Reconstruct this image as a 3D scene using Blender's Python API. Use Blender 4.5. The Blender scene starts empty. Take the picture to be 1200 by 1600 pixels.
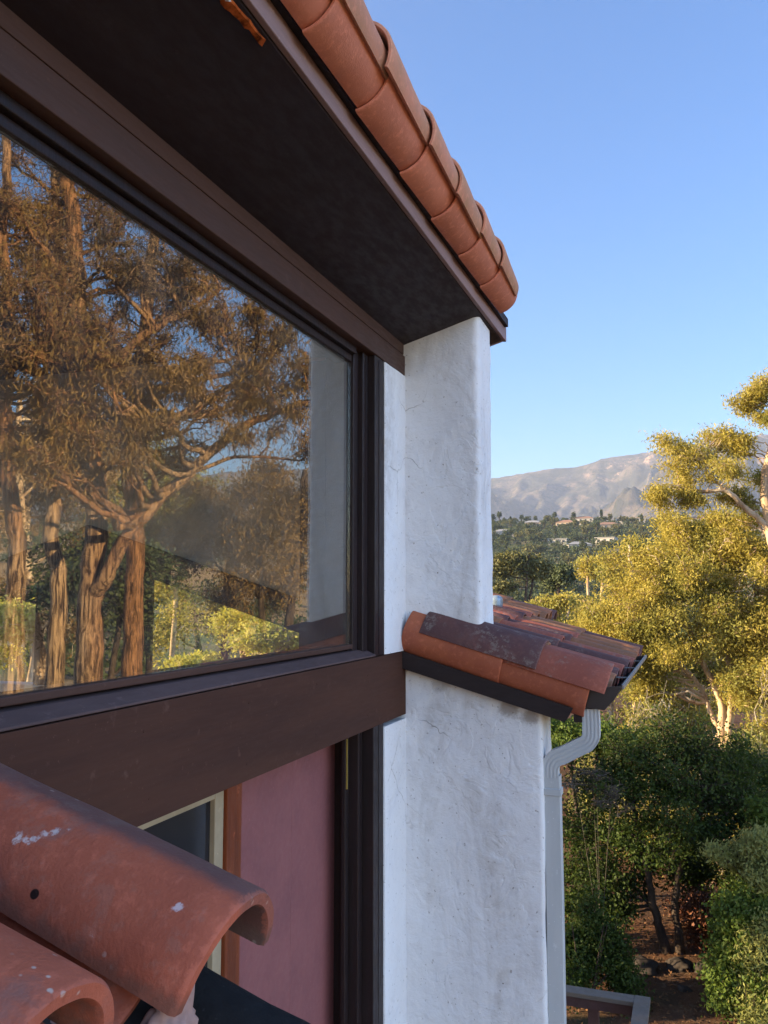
import bpy, math, random
import numpy as np
from mathutils import Vector, Matrix

# ------------------------------------------------------------------ camera, light, exposure
SC = bpy.context.scene
COL = SC.collection
GZ = -7.2                                   # ground level below the camera (camera at the origin)
PITCH = math.radians(5.33); YAW = math.radians(19.82)
cd = bpy.data.cameras.new("camera"); cam = bpy.data.objects.new("camera", cd); COL.objects.link(cam)
cd.sensor_fit = 'VERTICAL'; cd.sensor_height = 32.0; cd.lens = 1340/1600*32.0
cd.clip_start = 0.02; cd.clip_end = 20000
cam.location = (0, 0, 0); cam.rotation_euler = (math.pi/2+PITCH, 0, YAW)
SC.camera = cam
SUN_AZ = math.radians(-112)                 # measured from +Y, positive towards +X
SUN_EL = math.radians(15)
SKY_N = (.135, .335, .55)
w = bpy.data.worlds.new("World"); SC.world = w; w.use_nodes = True
wn = w.node_tree; wn.nodes.clear()
sky = wn.nodes.new('ShaderNodeTexSky'); sky.sky_type = 'NISHITA'; sky.sun_disc = False
sky.sun_elevation = SUN_EL; sky.sun_rotation = SUN_AZ
sky.air_density = 1.3; sky.dust_density = 0.3; sky.ozone_density = 3.0; sky.altitude = 100
bg = wn.nodes.new('ShaderNodeBackground'); bg.inputs[1].default_value = 0.15
wo = wn.nodes.new('ShaderNodeOutputWorld')
# clear deep blue towards the hills in the north, sky out of view brightened to fill the shaded facade
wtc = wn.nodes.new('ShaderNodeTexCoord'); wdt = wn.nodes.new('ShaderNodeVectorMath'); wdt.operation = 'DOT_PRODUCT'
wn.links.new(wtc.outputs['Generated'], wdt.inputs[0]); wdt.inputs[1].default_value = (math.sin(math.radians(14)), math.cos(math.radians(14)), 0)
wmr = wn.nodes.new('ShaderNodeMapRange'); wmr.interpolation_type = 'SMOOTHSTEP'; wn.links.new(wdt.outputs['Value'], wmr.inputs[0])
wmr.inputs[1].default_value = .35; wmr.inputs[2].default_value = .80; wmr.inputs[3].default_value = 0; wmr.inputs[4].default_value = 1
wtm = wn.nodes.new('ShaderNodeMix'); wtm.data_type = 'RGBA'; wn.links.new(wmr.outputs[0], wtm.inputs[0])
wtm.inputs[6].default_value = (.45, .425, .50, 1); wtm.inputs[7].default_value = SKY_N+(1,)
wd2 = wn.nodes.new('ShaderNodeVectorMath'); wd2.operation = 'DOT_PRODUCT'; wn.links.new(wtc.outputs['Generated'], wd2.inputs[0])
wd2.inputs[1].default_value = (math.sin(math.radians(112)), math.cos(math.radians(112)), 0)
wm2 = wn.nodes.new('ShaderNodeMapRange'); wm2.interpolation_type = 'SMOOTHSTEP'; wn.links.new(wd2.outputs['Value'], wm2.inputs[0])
wm2.inputs[1].default_value = .25; wm2.inputs[2].default_value = .85; wm2.inputs[3].default_value = 1.0; wm2.inputs[4].default_value = 3.0  # added bright lobe in the eastern sky, lifts the eaves
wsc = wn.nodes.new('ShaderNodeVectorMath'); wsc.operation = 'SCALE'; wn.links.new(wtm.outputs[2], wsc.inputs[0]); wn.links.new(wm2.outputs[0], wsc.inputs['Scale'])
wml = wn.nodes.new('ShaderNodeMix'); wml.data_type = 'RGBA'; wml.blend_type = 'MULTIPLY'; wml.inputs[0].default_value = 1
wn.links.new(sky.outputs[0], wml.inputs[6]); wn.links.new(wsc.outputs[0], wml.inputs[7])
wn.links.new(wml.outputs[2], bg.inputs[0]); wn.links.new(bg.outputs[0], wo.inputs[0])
sl = bpy.data.lights.new("sun", 'SUN'); sun = bpy.data.objects.new("sun", sl); COL.objects.link(sun)
sl.energy = 5.0; sl.angle = math.radians(0.5); sl.color = (1.0, 0.78, 0.48)
tos = Vector((math.sin(SUN_AZ)*math.cos(SUN_EL), math.cos(SUN_AZ)*math.cos(SUN_EL), math.sin(SUN_EL)))
sun.rotation_euler = tos.to_track_quat('Z', 'Y').to_euler()
SC.view_settings.view_transform = 'Standard'; SC.view_settings.look = 'None'
SC.view_settings.exposure = 1.98; SC.view_settings.gamma = 1.0
SC.render.engine = 'CYCLES'
cy = SC.cycles
cy.max_bounces = 7; cy.diffuse_bounces = 3; cy.glossy_bounces = 3; cy.transmission_bounces = 4
cy.transparent_max_bounces = 10; cy.volume_bounces = 0
cy.use_denoising = True
try: cy.denoiser = 'OPENIMAGEDENOISE'; cy.denoising_input_passes = 'RGB_ALBEDO_NORMAL'; cy.denoising_prefilter = 'ACCURATE'
except Exception: pass
cy.sample_clamp_indirect = 6.0
cy.caustics_reflective = False; cy.caustics_refractive = False

# ------------------------------------------------------------------ picture rays (only used to measure where real things stand)
F_ = 1340.0
cF = Vector((-math.sin(YAW)*math.cos(PITCH), math.cos(YAW)*math.cos(PITCH), math.sin(PITCH)))
cR = Vector((math.cos(YAW), math.sin(YAW), 0)); cU = cR.cross(cF)
XG = -1.335                                  # the plane of the window glass
def ray(u, v): return cF + cR*((u-600)/F_) - cU*((v-800)/F_)
def P(u, v, dist):
    r = ray(u, v); h = math.hypot(r.x, r.y); return r*(dist/h)
def PM(u, v, dist):                          # a thing on the open side, seen by way of the glass
    p = P(u, v, dist); return Vector((2*XG-p.x, p.y, p.z))

# ------------------------------------------------------------------ noise
def vnoise(p, seed=0):
    p = np.asarray(p, float); i = np.floor(p).astype(np.int64); f = p-i; f = f*f*(3-2*f)
    def h(a, b, c):
        n = (a*374761393 + b*668265263 + c*2147483647 + seed*1274126177) & 0xffffffff
        n = ((n ^ (n >> 13))*1274126177) & 0xffffffff
        n = n ^ (n >> 16)
        return (n & 0xffffff)/float(0xffffff)
    x, y, z = i[..., 0], i[..., 1], i[..., 2]; r = 0
    for a in (0, 1):
        for b in (0, 1):
            for c in (0, 1):
                wt = (f[..., 0] if a else 1-f[..., 0])*(f[..., 1] if b else 1-f[..., 1])*(f[..., 2] if c else 1-f[..., 2])
                r = r + wt*h(x+a, y+b, z+c)
    return r*2-1
def fbm(p, oct=4, seed=0, gain=.5):
    p = np.asarray(p, float); a = 1; s = 0; t = 0
    for k in range(oct):
        s = s + a*vnoise(p*(2**k)+k*17.3, seed+k); t += a; a *= gain
    return s/t

# ------------------------------------------------------------------ objects
def put(name, me, parent=None, mw=None):
    o = bpy.data.objects.new(name, me); COL.objects.link(o)
    if mw is not None: o.matrix_world = mw
    if parent is not None: attach(o, parent)
    return o
WM = {}
def wmat(o):
    m = Matrix.LocRotScale(o.location, o.rotation_euler, o.scale)
    if o.parent is not None: m = wmat(o.parent) @ o.matrix_parent_inverse @ m
    return m
def attach(o, parent):
    o.parent = parent; o.matrix_parent_inverse = wmat(parent).inverted()
def tag(o, label=None, cat=None, group=None, kind=None):
    if label: o["label"] = label
    if cat: o["category"] = cat
    if group: o["group"] = group
    if kind: o["kind"] = kind
    return o
def thing(name, loc, label, cat, group=None):
    o = bpy.data.objects.new(name, None); COL.objects.link(o); o.location = loc
    o.empty_display_size = .2
    return tag(o, label, cat, group)
def copy_tree(o, parent=None):
    c = o.copy(); COL.objects.link(c)
    if parent is not None: c.parent = parent
    for ch in o.children: copy_tree(ch, c)
    return c

class Geo:
    def __init__(s): s.v = []; s.f = []; s.m = []; s.n = 0
    def add(s, v, f, m=0):
        v = np.asarray(v, float).reshape(-1, 3); f = np.asarray(f, np.int64)
        if len(f) == 0: return
        s.v.append(v); s.f.append(f+s.n); s.m.append(np.full(len(f), m)); s.n += len(v)
    def mesh(s, name, mats, smooth=False):
        me = bpy.data.meshes.new(name)
        V = np.concatenate(s.v); me.vertices.add(len(V)); me.vertices.foreach_set('co', V.astype(np.float32).ravel())
        L = []; st = []; tot = []; k = 0
        for f in s.f:
            c = f.shape[1]; L.append(f.ravel()); st.append(k+np.arange(len(f))*c); tot.append(np.full(len(f), c)); k += f.size
        L = np.concatenate(L); st = np.concatenate(st); tot = np.concatenate(tot)
        me.loops.add(len(L)); me.loops.foreach_set('vertex_index', L.astype(np.int32))
        me.polygons.add(len(st)); me.polygons.foreach_set('loop_start', st.astype(np.int32))
        try: me.polygons.foreach_set('loop_total', tot.astype(np.int32))
        except Exception: pass
        me.polygons.foreach_set('material_index', np.concatenate(s.m).astype(np.int32))
        me.polygons.foreach_set('use_smooth', np.full(len(st), bool(smooth)))
        for m in (mats if isinstance(mats, (list, tuple)) else [mats]): me.materials.append(m)
        me.update(calc_edges=True); me.validate()
        return me
    def build(s, name, mats, parent=None, smooth=False, bevel=0, mw=None, seg=2):
        o = put(name, s.mesh(name, mats, smooth), parent, mw)
        if bevel:
            b = o.modifiers.new('bevel', 'BEVEL'); b.width = bevel; b.segments = seg; b.limit_method = 'ANGLE'
            b.harden_normals = False
        return o
    def box(s, x0, x1, y0, y1, z0, z1, m=0):
        v = [(x, y, z) for x in (x0, x1) for y in (y0, y1) for z in (z0, z1)]
        s.add(v, [(0, 1, 3, 2), (4, 6, 7, 5), (0, 4, 5, 1), (2, 3, 7, 6), (0, 2, 6, 4), (1, 5, 7, 3)], m)
    def prism(s, poly, axis, a, b, m=0):
        # poly in the plane across the axis (given as 3-vectors with the axis coordinate ignored)
        n = len(poly); A = [list(p) for p in poly]; B = [list(p) for p in poly]
        for p in A: p[axis] = a
        for p in B: p[axis] = b
        s.add(A+B, [(i, (i+1) % n, n+(i+1) % n, n+i) for i in range(n)], m)
        if n == 4: s.add(A+B, [(3, 2, 1, 0), (4, 5, 6, 7)], m)
        else:
            ca = np.mean(A, 0); cb = np.mean(B, 0)
            s.add([ca]+A, [(0, 1+(i+1) % n, 1+i) for i in range(n)], m)
            s.add([cb]+B, [(0, 1+i, 1+(i+1) % n) for i in range(n)], m)
    def tube(s, pts, rad, sides=6, m=0, cap=True):
        pts = np.asarray(pts, float); n = len(pts); rad = np.broadcast_to(np.asarray(rad, float), (n,))
        d = np.gradient(pts, axis=0); d /= np.linalg.norm(d, axis=1)[:, None]+1e-9
        mean = pts[-1]-pts[0]; ref = np.array([0, 0, 1.0]) if abs(mean[2]) < .7*np.linalg.norm(mean) else np.array([1.0, 0.13, 0])
        a = np.cross(d, ref); a /= np.linalg.norm(a, axis=1)[:, None]+1e-9
        b = np.cross(d, a)
        th = np.arange(sides)*2*math.pi/sides
        V = pts[:, None]+rad[:, None, None]*(a[:, None]*np.cos(th)[None, :, None]+b[:, None]*np.sin(th)[None, :, None])
        i = np.arange(n-1)[:, None]*sides; j = np.arange(sides)[None]; k = (j+1) % sides
        f = np.stack([i+j, i+k, i+sides+k, i+sides+j], -1).reshape(-1, 4)
        s.add(V.reshape(-1, 3), f, m)
        if cap and sides >= 4:
            for e in (0, n-1):
                s.add(np.vstack([pts[e:e+1], V[e]]), [(0, 1+q, 1+(q+1) % sides) if e else (0, 1+(q+1) % sides, 1+q) for q in range(sides)], m)
    def leaves(s, c, L, W, rng, down=0.0, m=0, out=None):
        c = np.asarray(c, float); N = len(c)
        d = rng.normal(size=(N, 3)); d[:, 2] -= down*1.6; d /= np.linalg.norm(d, axis=1)[:, None]
        q = rng.normal(size=(N, 3)); sd = np.cross(d, q); sd /= np.linalg.norm(sd, axis=1)[:, None]
        l = L*(.6+.8*rng.random(N))[:, None]; wd = W*(.6+.8*rng.random(N))[:, None]
        nn = np.cross(d, sd)
        V = np.stack([c-d*l*.5, c+sd*wd*.5+nn*wd*.12, c+d*l*.5, c-sd*wd*.5+nn*wd*.12], 1)
        i = np.arange(N)[:, None]*4+np.array([0, 1, 2, 3])[None]
        s.add(V.reshape(-1, 3), i, m)

# ------------------------------------------------------------------ materials
class NT:
    def __init__(s, name, rough=.8, spec=.3):
        s.mat = bpy.data.materials.new(name); s.mat.use_nodes = True; s.t = s.mat.node_tree; s.t.nodes.clear()
        s.out = s.n('ShaderNodeOutputMaterial'); s.bs = s.n('ShaderNodeBsdfPrincipled')
        s.bs.inputs['Roughness'].default_value = rough; s.bs.inputs['Specular IOR Level'].default_value = spec
        s.l(s.bs.outputs[0], s.out.inputs[0])
        s.tc = s.n('ShaderNodeTexCoord'); s.geo = None
    def n(s, t): return s.t.nodes.new(t)
    def l(s, a, b): s.t.links.new(a, b)
    def S(s, v, i):
        if isinstance(v, (int, float)): i.default_value = v
        elif isinstance(v, tuple): i.default_value = v+(1,) if len(v) == 3 and len(i.default_value) == 4 else v
        else: s.l(v, i)
    def vec(s, world=False, scale=(1, 1, 1)):
        if world:
            if s.geo is None: s.geo = s.n('ShaderNodeNewGeometry')
            o = s.geo.outputs['Position']
        else: o = s.tc.outputs['Object']
        m = s.n('ShaderNodeMapping'); m.inputs['Scale'].default_value = scale; s.l(o, m.inputs[0]); return m.outputs[0]
    def noise(s, scale, detail=4, rough=.55, vec=None, dist=0, col=False):
        n = s.n('ShaderNodeTexNoise'); n.inputs['Scale'].default_value = scale; n.inputs['Detail'].default_value = detail
        n.inputs['Roughness'].default_value = rough; n.inputs['Distortion'].default_value = dist
        s.l(vec if vec is not None else s.vec(), n.inputs['Vector']); return n.outputs[1 if col else 0]
    def voro(s, scale, vec=None, feat='F1', out=0):
        n = s.n('ShaderNodeTexVoronoi'); n.feature = feat; n.inputs['Scale'].default_value = scale
        s.l(vec if vec is not None else s.vec(), n.inputs['Vector']); return n.outputs[out]
    def ramp(s, f, *st):
        r = s.n('ShaderNodeValToRGB'); s.l(f, r.inputs[0]); e = r.color_ramp.elements
        while len(e) < len(st): e.new(.5)
        for k, (p, c) in enumerate(st):
            e[k].position = p; e[k].color = (c, c, c, 1) if isinstance(c, (int, float)) else tuple(c)+(1,)
        return r.outputs[0]
    def mix(s, f, a, b, mode='MIX'):
        m = s.n('ShaderNodeMix'); m.data_type = 'RGBA'; m.blend_type = mode
        s.S(f, m.inputs[0]); s.S(a, m.inputs[6]); s.S(b, m.inputs[7]); return m.outputs[2]
    def math(s, op, a, b=0.0, c=0.0):
        m = s.n('ShaderNodeMath'); m.operation = op; s.S(a, m.inputs[0]); s.S(b, m.inputs[1])
        if op in ('MULTIPLY_ADD', 'SMOOTHSTEP'): s.S(c, m.inputs[2])
        return m.outputs[0]
    def smooth(s, v, lo, hi, a=0.0, b=1.0):
        m = s.n('ShaderNodeMapRange'); m.interpolation_type = 'SMOOTHSTEP'; s.l(v, m.inputs[0])
        m.inputs[1].default_value = lo; m.inputs[2].default_value = hi; m.inputs[3].default_value = a; m.inputs[4].default_value = b
        return m.outputs[0]
    def dist(s, p, vec=None):
        v = s.n('ShaderNodeVectorMath'); v.operation = 'DISTANCE'; s.l(vec if vec is not None else s.tc.outputs['Object'], v.inputs[0])
        v.inputs[1].default_value = p; return v.outputs['Value']
    def rnd(s): 
        o = s.n('ShaderNodeObjectInfo'); return o.outputs['Random']
    def isl(s):
        if s.geo is None: s.geo = s.n('ShaderNodeNewGeometry')
        return s.geo.outputs['Random Per Island']
    def bump(s, h, strength=.5, dist=.01, nrm=None):
        b = s.n('ShaderNodeBump'); b.inputs['Strength'].default_value = strength; b.inputs['Distance'].default_value = dist
        s.l(h, b.inputs['Height'])
        if nrm is not None: s.l(nrm, b.inputs['Normal'])
        s.l(b.outputs[0], s.bs.inputs['Normal']); return b.outputs[0]
    def col(s, c): s.S(c, s.bs.inputs['Base Color'])
    def rough(s, r): s.S(r, s.bs.inputs['Roughness'])

def m_stucco():
    t = NT('stucco', .9, .2)
    v = t.vec(True)
    big = t.noise(1.6, 5, .6, v); fine = t.noise(22, 5, .6, v); lum = t.noise(6, 4, .6, v, .6)
    c = t.mix(t.smooth(big, .35, .7), (.76, .755, .75), (.70, .695, .695))
    st = t.noise(1.0, 6, .65, t.vec(True, (3.5, 3.5, .7)), .8)
    c = t.mix(t.math('MULTIPLY', t.smooth(st, .50, .72), t.smooth(t.noise(18, 5, .7, v), .35, .6, .15, .75)), c, (.50, .47, .44))
    c = t.mix(t.math('MULTIPLY', t.smooth(t.noise(2.6, 6, .72, v, .9), .50, .72), .45), c, (.56, .56, .58))
    c = t.mix(t.math('MULTIPLY', t.smooth(t.noise(11, 5, .7, v, .5), .56, .74), .35), c, (.46, .44, .43))
    c = t.mix(t.smooth(t.noise(60, 3, .6, v), .64, .74), c, (.33, .30, .27))
    # brown run-off stains under the small roof and where roof and wall meet
    for p_, r_, k_ in (((-.79, 3.8, -.50), .06, .7), ((-.69, 3.8, -.54), .045, .7), ((-1.10, 3.8, -.42), .05, .35)):
        dd = t.math('MULTIPLY_ADD', t.noise(16, 6, .7, v), r_*2.2, t.dist(p_, t.geo.outputs['Position']))
        c = t.mix(t.smooth(dd, r_*1.5, r_*2.2, k_, 0), c, (.24, .19, .15))
    # trowel patches, faint cracks
    cr = t.voro(2.3, t.mix(.12, v, t.noise(4, 4, .6, v, 0, True), 'ADD'), 'DISTANCE_TO_EDGE')
    crm = t.math('MULTIPLY', t.smooth(cr, .0, .006, 1, 0), t.smooth(t.noise(1.3, 2, .5, v), .53, .6))
    c = t.mix(t.math('MULTIPLY', crm, .55), c, (.25, .22, .20))
    sp = t.voro(14, v); spm = t.math('MULTIPLY', t.smooth(sp, .035, .06, 1, 0), t.smooth(t.noise(3, 2, .5, v), .5, .62))
    c = t.mix(spm, c, (.16, .13, .11))
    t.col(c)
    h = t.math('MULTIPLY_ADD', lum, 1.0, t.math('MULTIPLY', fine, .35))
    h = t.math('MULTIPLY_ADD', t.noise(3.2, 3, .5, v, 1.4), 1.3, h)
    h = t.math('MULTIPLY_ADD', t.math('MULTIPLY', t.smooth(t.noise(5.5, 4, .6, v, .7), .49, .54), t.smooth(t.noise(1.7, 3, .5, v), .45, .62)), .16, h)
    h = t.math('MULTIPLY_ADD', t.noise(140, 3, .6, v), .10, h)
    h = t.math('SUBTRACT', h, t.math('MULTIPLY', crm, .25))
    t.bump(h, .75, .014)
    return t.mat

def m_paint(name, col, col2, rough=.6, grain=(1, 1, 1), spec=.3, bumpd=.0015, dirt=.5):
    t = NT(name, rough, spec); v = t.vec(True, grain)
    a = t.noise(5, 5, .6, v); b = t.noise(38, 4, .6, v)
    c = t.mix(t.smooth(a, .35, .68), col, col2)
    c = t.mix(t.math('MULTIPLY', t.smooth(t.noise(16, 5, .7, t.vec(True)), .6, .75), dirt), c, tuple(min(1, x*1.7+.02) for x in col))
    c = t.mix(t.smooth(t.noise(120, 2, .5, t.vec(True)), .70, .76, 0, .5), c, tuple(x*1.8+.01 for x in col))
    t.col(c); t.bump(t.math('ADD', t.math('MULTIPLY', a, .5), b), .5, bumpd)
    t.rough(t.smooth(b, .3, .7, rough-.12, rough+.1))
    return t.mat

def m_terra(name, c0, c1, lichen=0.0, dark=0.0, weather=.3, spots=(), hole=None, speck=0.0, crest=0.0):
    t = NT(name, .68, .22); v = t.vec(); r = t.rnd()
    vr = t.n('ShaderNodeVectorMath'); vr.operation = 'ADD'; t.l(v, vr.inputs[0])
    cx = t.n('ShaderNodeCombineXYZ'); t.l(t.math('MULTIPLY', r, 31.0), cx.inputs[0]); t.l(t.math('MULTIPLY', r, 77.0), cx.inputs[1]); t.l(cx.outputs[0], vr.inputs[1])
    v = vr.outputs[0]
    n1 = t.noise(5, 5, .6, v, .5); n2 = t.noise(45, 5, .65, v); n3 = t.noise(220, 3, .6, v)
    c = t.mix(t.smooth(n1, .33, .68), c0, c1)
    c = t.mix(t.smooth(r, 0, 1, 0, .45), c, tuple(x*.72 for x in c1))
    c = t.mix(t.math('MULTIPLY', t.smooth(n2, .5, .72), .35), c, tuple(min(1, x*1.45+.02) for x in c0))
    c = t.mix(t.math('MULTIPLY', t.smooth(t.noise(9, 6, .7, v), .52, .7), weather), c, (.17, .11, .10))
    if crest:      # sooty weathering along the crest, a band with its own edge
        sp_ = t.n('ShaderNodeSeparateXYZ'); t.l(t.tc.outputs['Object'], sp_.inputs[0])
        z = t.math('MULTIPLY_ADD', t.math('ADD', n1, t.math('MULTIPLY', n2, .5)), .05, sp_.outputs[0])
        c = t.mix(t.math('MULTIPLY', t.smooth(z, .008, .036), crest), c, (.085, .058, .056))
    if dark: c = t.mix(t.math('MULTIPLY', t.smooth(t.noise(4, 5, .7, v), .30, .55), dark), c, (.060, .034, .036))
    if lichen:
        l = t.noise(34, 6, .75, v); lm = t.smooth(t.noise(6, 3, .6, v), .45, .6)
        c = t.mix(t.math('MULTIPLY', t.math('MULTIPLY', t.smooth(l, .50, .60), lm), lichen), c, (.25, .21, .17))
    if speck: c = t.mix(t.math('MULTIPLY', t.smooth(t.voro(55, v), .12, .2, 1, 0), t.smooth(t.noise(8, 3, .5, v), .55, .62, 0, speck)), c, (.50, .42, .36))
    se_ = t.n('ShaderNodeSeparateXYZ'); t.l(t.tc.outputs['Object'], se_.inputs[0])
    ed = t.math('MULTIPLY_ADD', t.noise(70, 5, .7), -.03, se_.outputs[1])
    c = t.mix(t.smooth(ed, -.014, -.009, .35, 0), c, tuple(min(1, x*1.35+.02) for x in c0))
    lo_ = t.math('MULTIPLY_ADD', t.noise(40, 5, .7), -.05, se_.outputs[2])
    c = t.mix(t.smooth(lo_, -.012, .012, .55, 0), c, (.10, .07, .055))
    for p, rad, colr in spots:
        dd = t.math('MULTIPLY_ADD', t.noise(95, 5, .7), rad*4.5, t.dist(p))
        c = t.mix(t.smooth(dd, rad*2.5, rad*3.3, .8, 0), c, colr)
    if hole:
        c = t.mix(t.smooth(t.dist(hole), .0045, .0062, 1, 0), c, (.02, .008, .006))
    t.col(c); t.bump(t.math('ADD', t.math('MULTIPLY', n2, .7), t.math('MULTIPLY', n3, .45)), .75, .0026)
    return t.mat

def m_bark(name, c0, c1, c2, sc=(14, 14, 2.2), bd=.03):
    t = NT(name, .9, .15); v = t.vec(True, sc)
    n = t.noise(1, 6, .65, v, .6); m = t.noise(.35, 3, .5, t.vec(True, (1, 1, .5)))
    c = t.mix(t.smooth(n, .36, .62), c1, c0)
    c = t.mix(t.smooth(m, .45, .62), c, t.mix(t.smooth(n, .4, .6), c1, c2))
    t.col(c); t.bump(n, .9, bd); return t.mat

def m_leaf(name, c0, c1, c2, trans=.35, rough=.6):
    t = NT(name, rough, .25)
    r = t.isl(); v = t.vec(True)
    c = t.mix(r, c0, c1)
    c = t.mix(t.smooth(t.noise(.45, 3, .6, v), .45, .65), c, c2)
    t.col(c)
    tr = t.n('ShaderNodeBsdfTranslucent'); t.l(t.mix(.5, c, c1), tr.inputs[0])
    mx = t.n('ShaderNodeMixShader'); mx.inputs[0].default_value = trans
    t.l(t.bs.outputs[0], mx.inputs[1]); t.l(tr.outputs[0], mx.inputs[2]); t.l(mx.outputs[0], t.out.inputs[0])
    return t.mat

def m_plain(name, col, rough=.6, metal=0, spec=.4, var=.25, sc=9):
    t = NT(name, rough, spec); t.bs.inputs['Metallic'].default_value = metal
    n = t.noise(sc, 5, .6, t.vec(True))
    c = t.mix(t.smooth(n, .35, .7), col, tuple(x*(1-var) for x in col))
    t.col(c); t.bump(t.noise(sc*9, 4, .6, t.vec(True)), .3, .0008); return t.mat

M = {}
M['stucco'] = m_stucco()
M['beam'] = m_paint('beam_paint', (.080, .038, .026), (.062, .031, .023), .85, (1, .25, 2.5), spec=.06)
M['brown'] = m_paint('brown_paint', (.072, .034, .024), (.058, .029, .021), .62, (1, .25, 2.5))
M['fascia'] = m_paint('fascia_paint', (.30, .20, .19), (.24, .16, .155), .7, (1, .25, 2.5))
M['sill'] = m_paint('sill_paint', (.11, .072, .068), (.085, .056, .054), .7, (1, .3, 1), spec=.15)
M['soffit'] = m_paint('soffit_paint', (.024, .015, .019), (.021, .0135, .017), .65, (1, .3, 1), dirt=.3)
M['frame'] = m_paint('dark_frame_paint', (.020, .011, .011), (.014, .009, .009), .5, (4, 4, .4), dirt=.2)
M['rake'] = m_paint('rake_board_paint', (.024, .015, .014), (.018, .012, .012), .65, (.4, 1, 2), dirt=.4)
M['roofbase'] = m_plain('underlayment', (.035, .03, .028), .9)
TC0 = (.46, .165, .085); TC1 = (.36, .12, .065)
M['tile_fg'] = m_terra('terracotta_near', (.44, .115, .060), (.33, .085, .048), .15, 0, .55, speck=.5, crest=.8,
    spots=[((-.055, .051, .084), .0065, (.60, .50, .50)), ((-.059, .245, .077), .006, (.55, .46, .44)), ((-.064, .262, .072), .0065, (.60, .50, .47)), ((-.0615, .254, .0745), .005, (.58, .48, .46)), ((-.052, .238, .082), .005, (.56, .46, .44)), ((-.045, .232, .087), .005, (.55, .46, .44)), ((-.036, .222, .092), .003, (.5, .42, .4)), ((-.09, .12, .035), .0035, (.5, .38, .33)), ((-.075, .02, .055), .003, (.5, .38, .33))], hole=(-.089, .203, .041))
M['tile_fg2'] = m_terra('terracotta_near_plain', (.41, .110, .060), (.31, .083, .047), .2, 0, .6, speck=.8)
M['tile_eave'] = m_terra('terracotta_eave', (.68, .25, .155), (.58, .20, .125), 0, 0, .12)
M['tile_cap'] = m_terra('terracotta_cap', (.62, .26, .16), (.48, .24, .13), .12, 0, .2)
M['tile_orange'] = m_terra('terracotta_orange', (.47, .14, .065), (.37, .105, .055), 0, 0, .2)
M['tile_red'] = m_terra('terracotta_red', (.40, .12, .07), (.31, .09, .058), .4, .1, .3)
M['tile_dark'] = m_terra('terracotta_dark', (.20, .085, .065), (.14, .06, .055), .5, .55, .5)
M['tile_moss'] = m_terra('terracotta_mossy', (.37, .145, .07), (.27, .125, .055), .3, .2, .5)
M['mortar'] = m_plain('mortar', (.40, .25, .21), .95, sc=30)
M['dark_metal'] = m_plain('gutter_paint', (.030, .020, .018), .45, 0, .5)
M['lip'] = m_plain('gutter_lip_paint', (.22, .20, .18), .5)
M['down'] = m_paint('downspout_paint', (.50, .515, .51), (.42, .445, .45), .45, (1, 1, .2), spec=.5, dirt=.4)
M['pink'] = m_paint('pink_plaster', (.25, .092, .088), (.21, .078, .078), .7, (1, 1, 1), dirt=.25)
M['maroon'] = m_paint('maroon_trim', (.16, .03, .03), (.11, .022, .025), .6)
M['orangewood'] = m_paint('stained_wood', (.20, .045, .013), (.12, .027, .010), .5, (6, 6, .6), dirt=.9)
M['cream'] = m_paint('cream_paint', (.42, .34, .22), (.34, .27, .17), .6)
M['gap_light'] = m_plain('gap_light_strip', (.55, .40, .10), .4, .6)
M['plaster'] = m_plain('room_plaster', (.46, .455, .45), .9)
M['floor'] = m_plain('room_floor', (.40, .33, .26), .6)
M['timber'] = m_paint('dark_timber', (.045, .026, .016), (.03, .018, .012), .7)
M['flash'] = m_paint('dark_flashing', (.020, .020, .021), (.012, .012, .013), .9, (1, 1, 1), .1, .006, .9)
M['rot'] = m_plain('bare_rotten_wood', (.50, .12, .03), .9, 0, .1, .85, 34)
M['white'] = m_plain('white_paint', (.72, .70, .66), .8)
M['bluemetal'] = m_plain('galvanised_metal', (.28, .36, .44), .4, .4)
M['rail'] = m_paint('grey_rail_paint', (.145, .115, .09), (.11, .09, .07), .7, (.5, .5, .5))
M['railpost'] = m_paint('brown_rail_paint', (.10, .055, .05), (.08, .045, .04), .7)
M['deck'] = m_paint('deck_boards', (.16, .10, .07), (.12, .08, .06), .8, (.4, 6, 1))
M['rock'] = m_plain('rock', (.050, .040, .034), .95, 0, .15, .5, 5)

def m_glass():
    t = NT('window_glass'); t.t.nodes.remove(t.bs)
    tr = t.n('ShaderNodeBsdfTransparent'); tr.inputs[0].default_value = (.97, .985, .96, 1)
    gl = t.n('ShaderNodeBsdfGlossy'); gl.inputs['Roughness'].default_value = 0.0; gl.inputs[0].default_value = (.97, .95, .92, 1)
    lw = t.n('ShaderNodeLayerWeight'); lw.inputs[0].default_value = .35
    f = t.math('MULTIPLY_ADD', lw.outputs['Fresnel'], .10, .165)
    # the faint waviness of a large pane
    b = t.n('ShaderNodeBump'); b.inputs['Strength'].default_value = .02; b.inputs['Distance'].default_value = .01
    t.l(t.noise(1.2, 1, .4, t.vec(True)), b.inputs['Height']); t.l(b.outputs[0], gl.inputs['Normal'])
    dust = t.n('ShaderNodeBsdfDiffuse'); dust.inputs[0].default_value = (.5, .5, .48, 1)
    mx = t.n('ShaderNodeMixShader'); t.l(f, mx.inputs[0]); t.l(tr.outputs[0], mx.inputs[1]); t.l(gl.outputs[0], mx.inputs[2])
    m2 = t.n('ShaderNodeMixShader'); t.l(t.smooth(t.noise(3, 5, .7, t.vec(True)), .35, .8, .008, .05), m2.inputs[0])
    t.l(mx.outputs[0], m2.inputs[1]); t.l(dust.outputs[0], m2.inputs[2])
    t.l(m2.outputs[0], t.out.inputs[0]); return t.mat
M['glass'] = m_glass()
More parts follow.
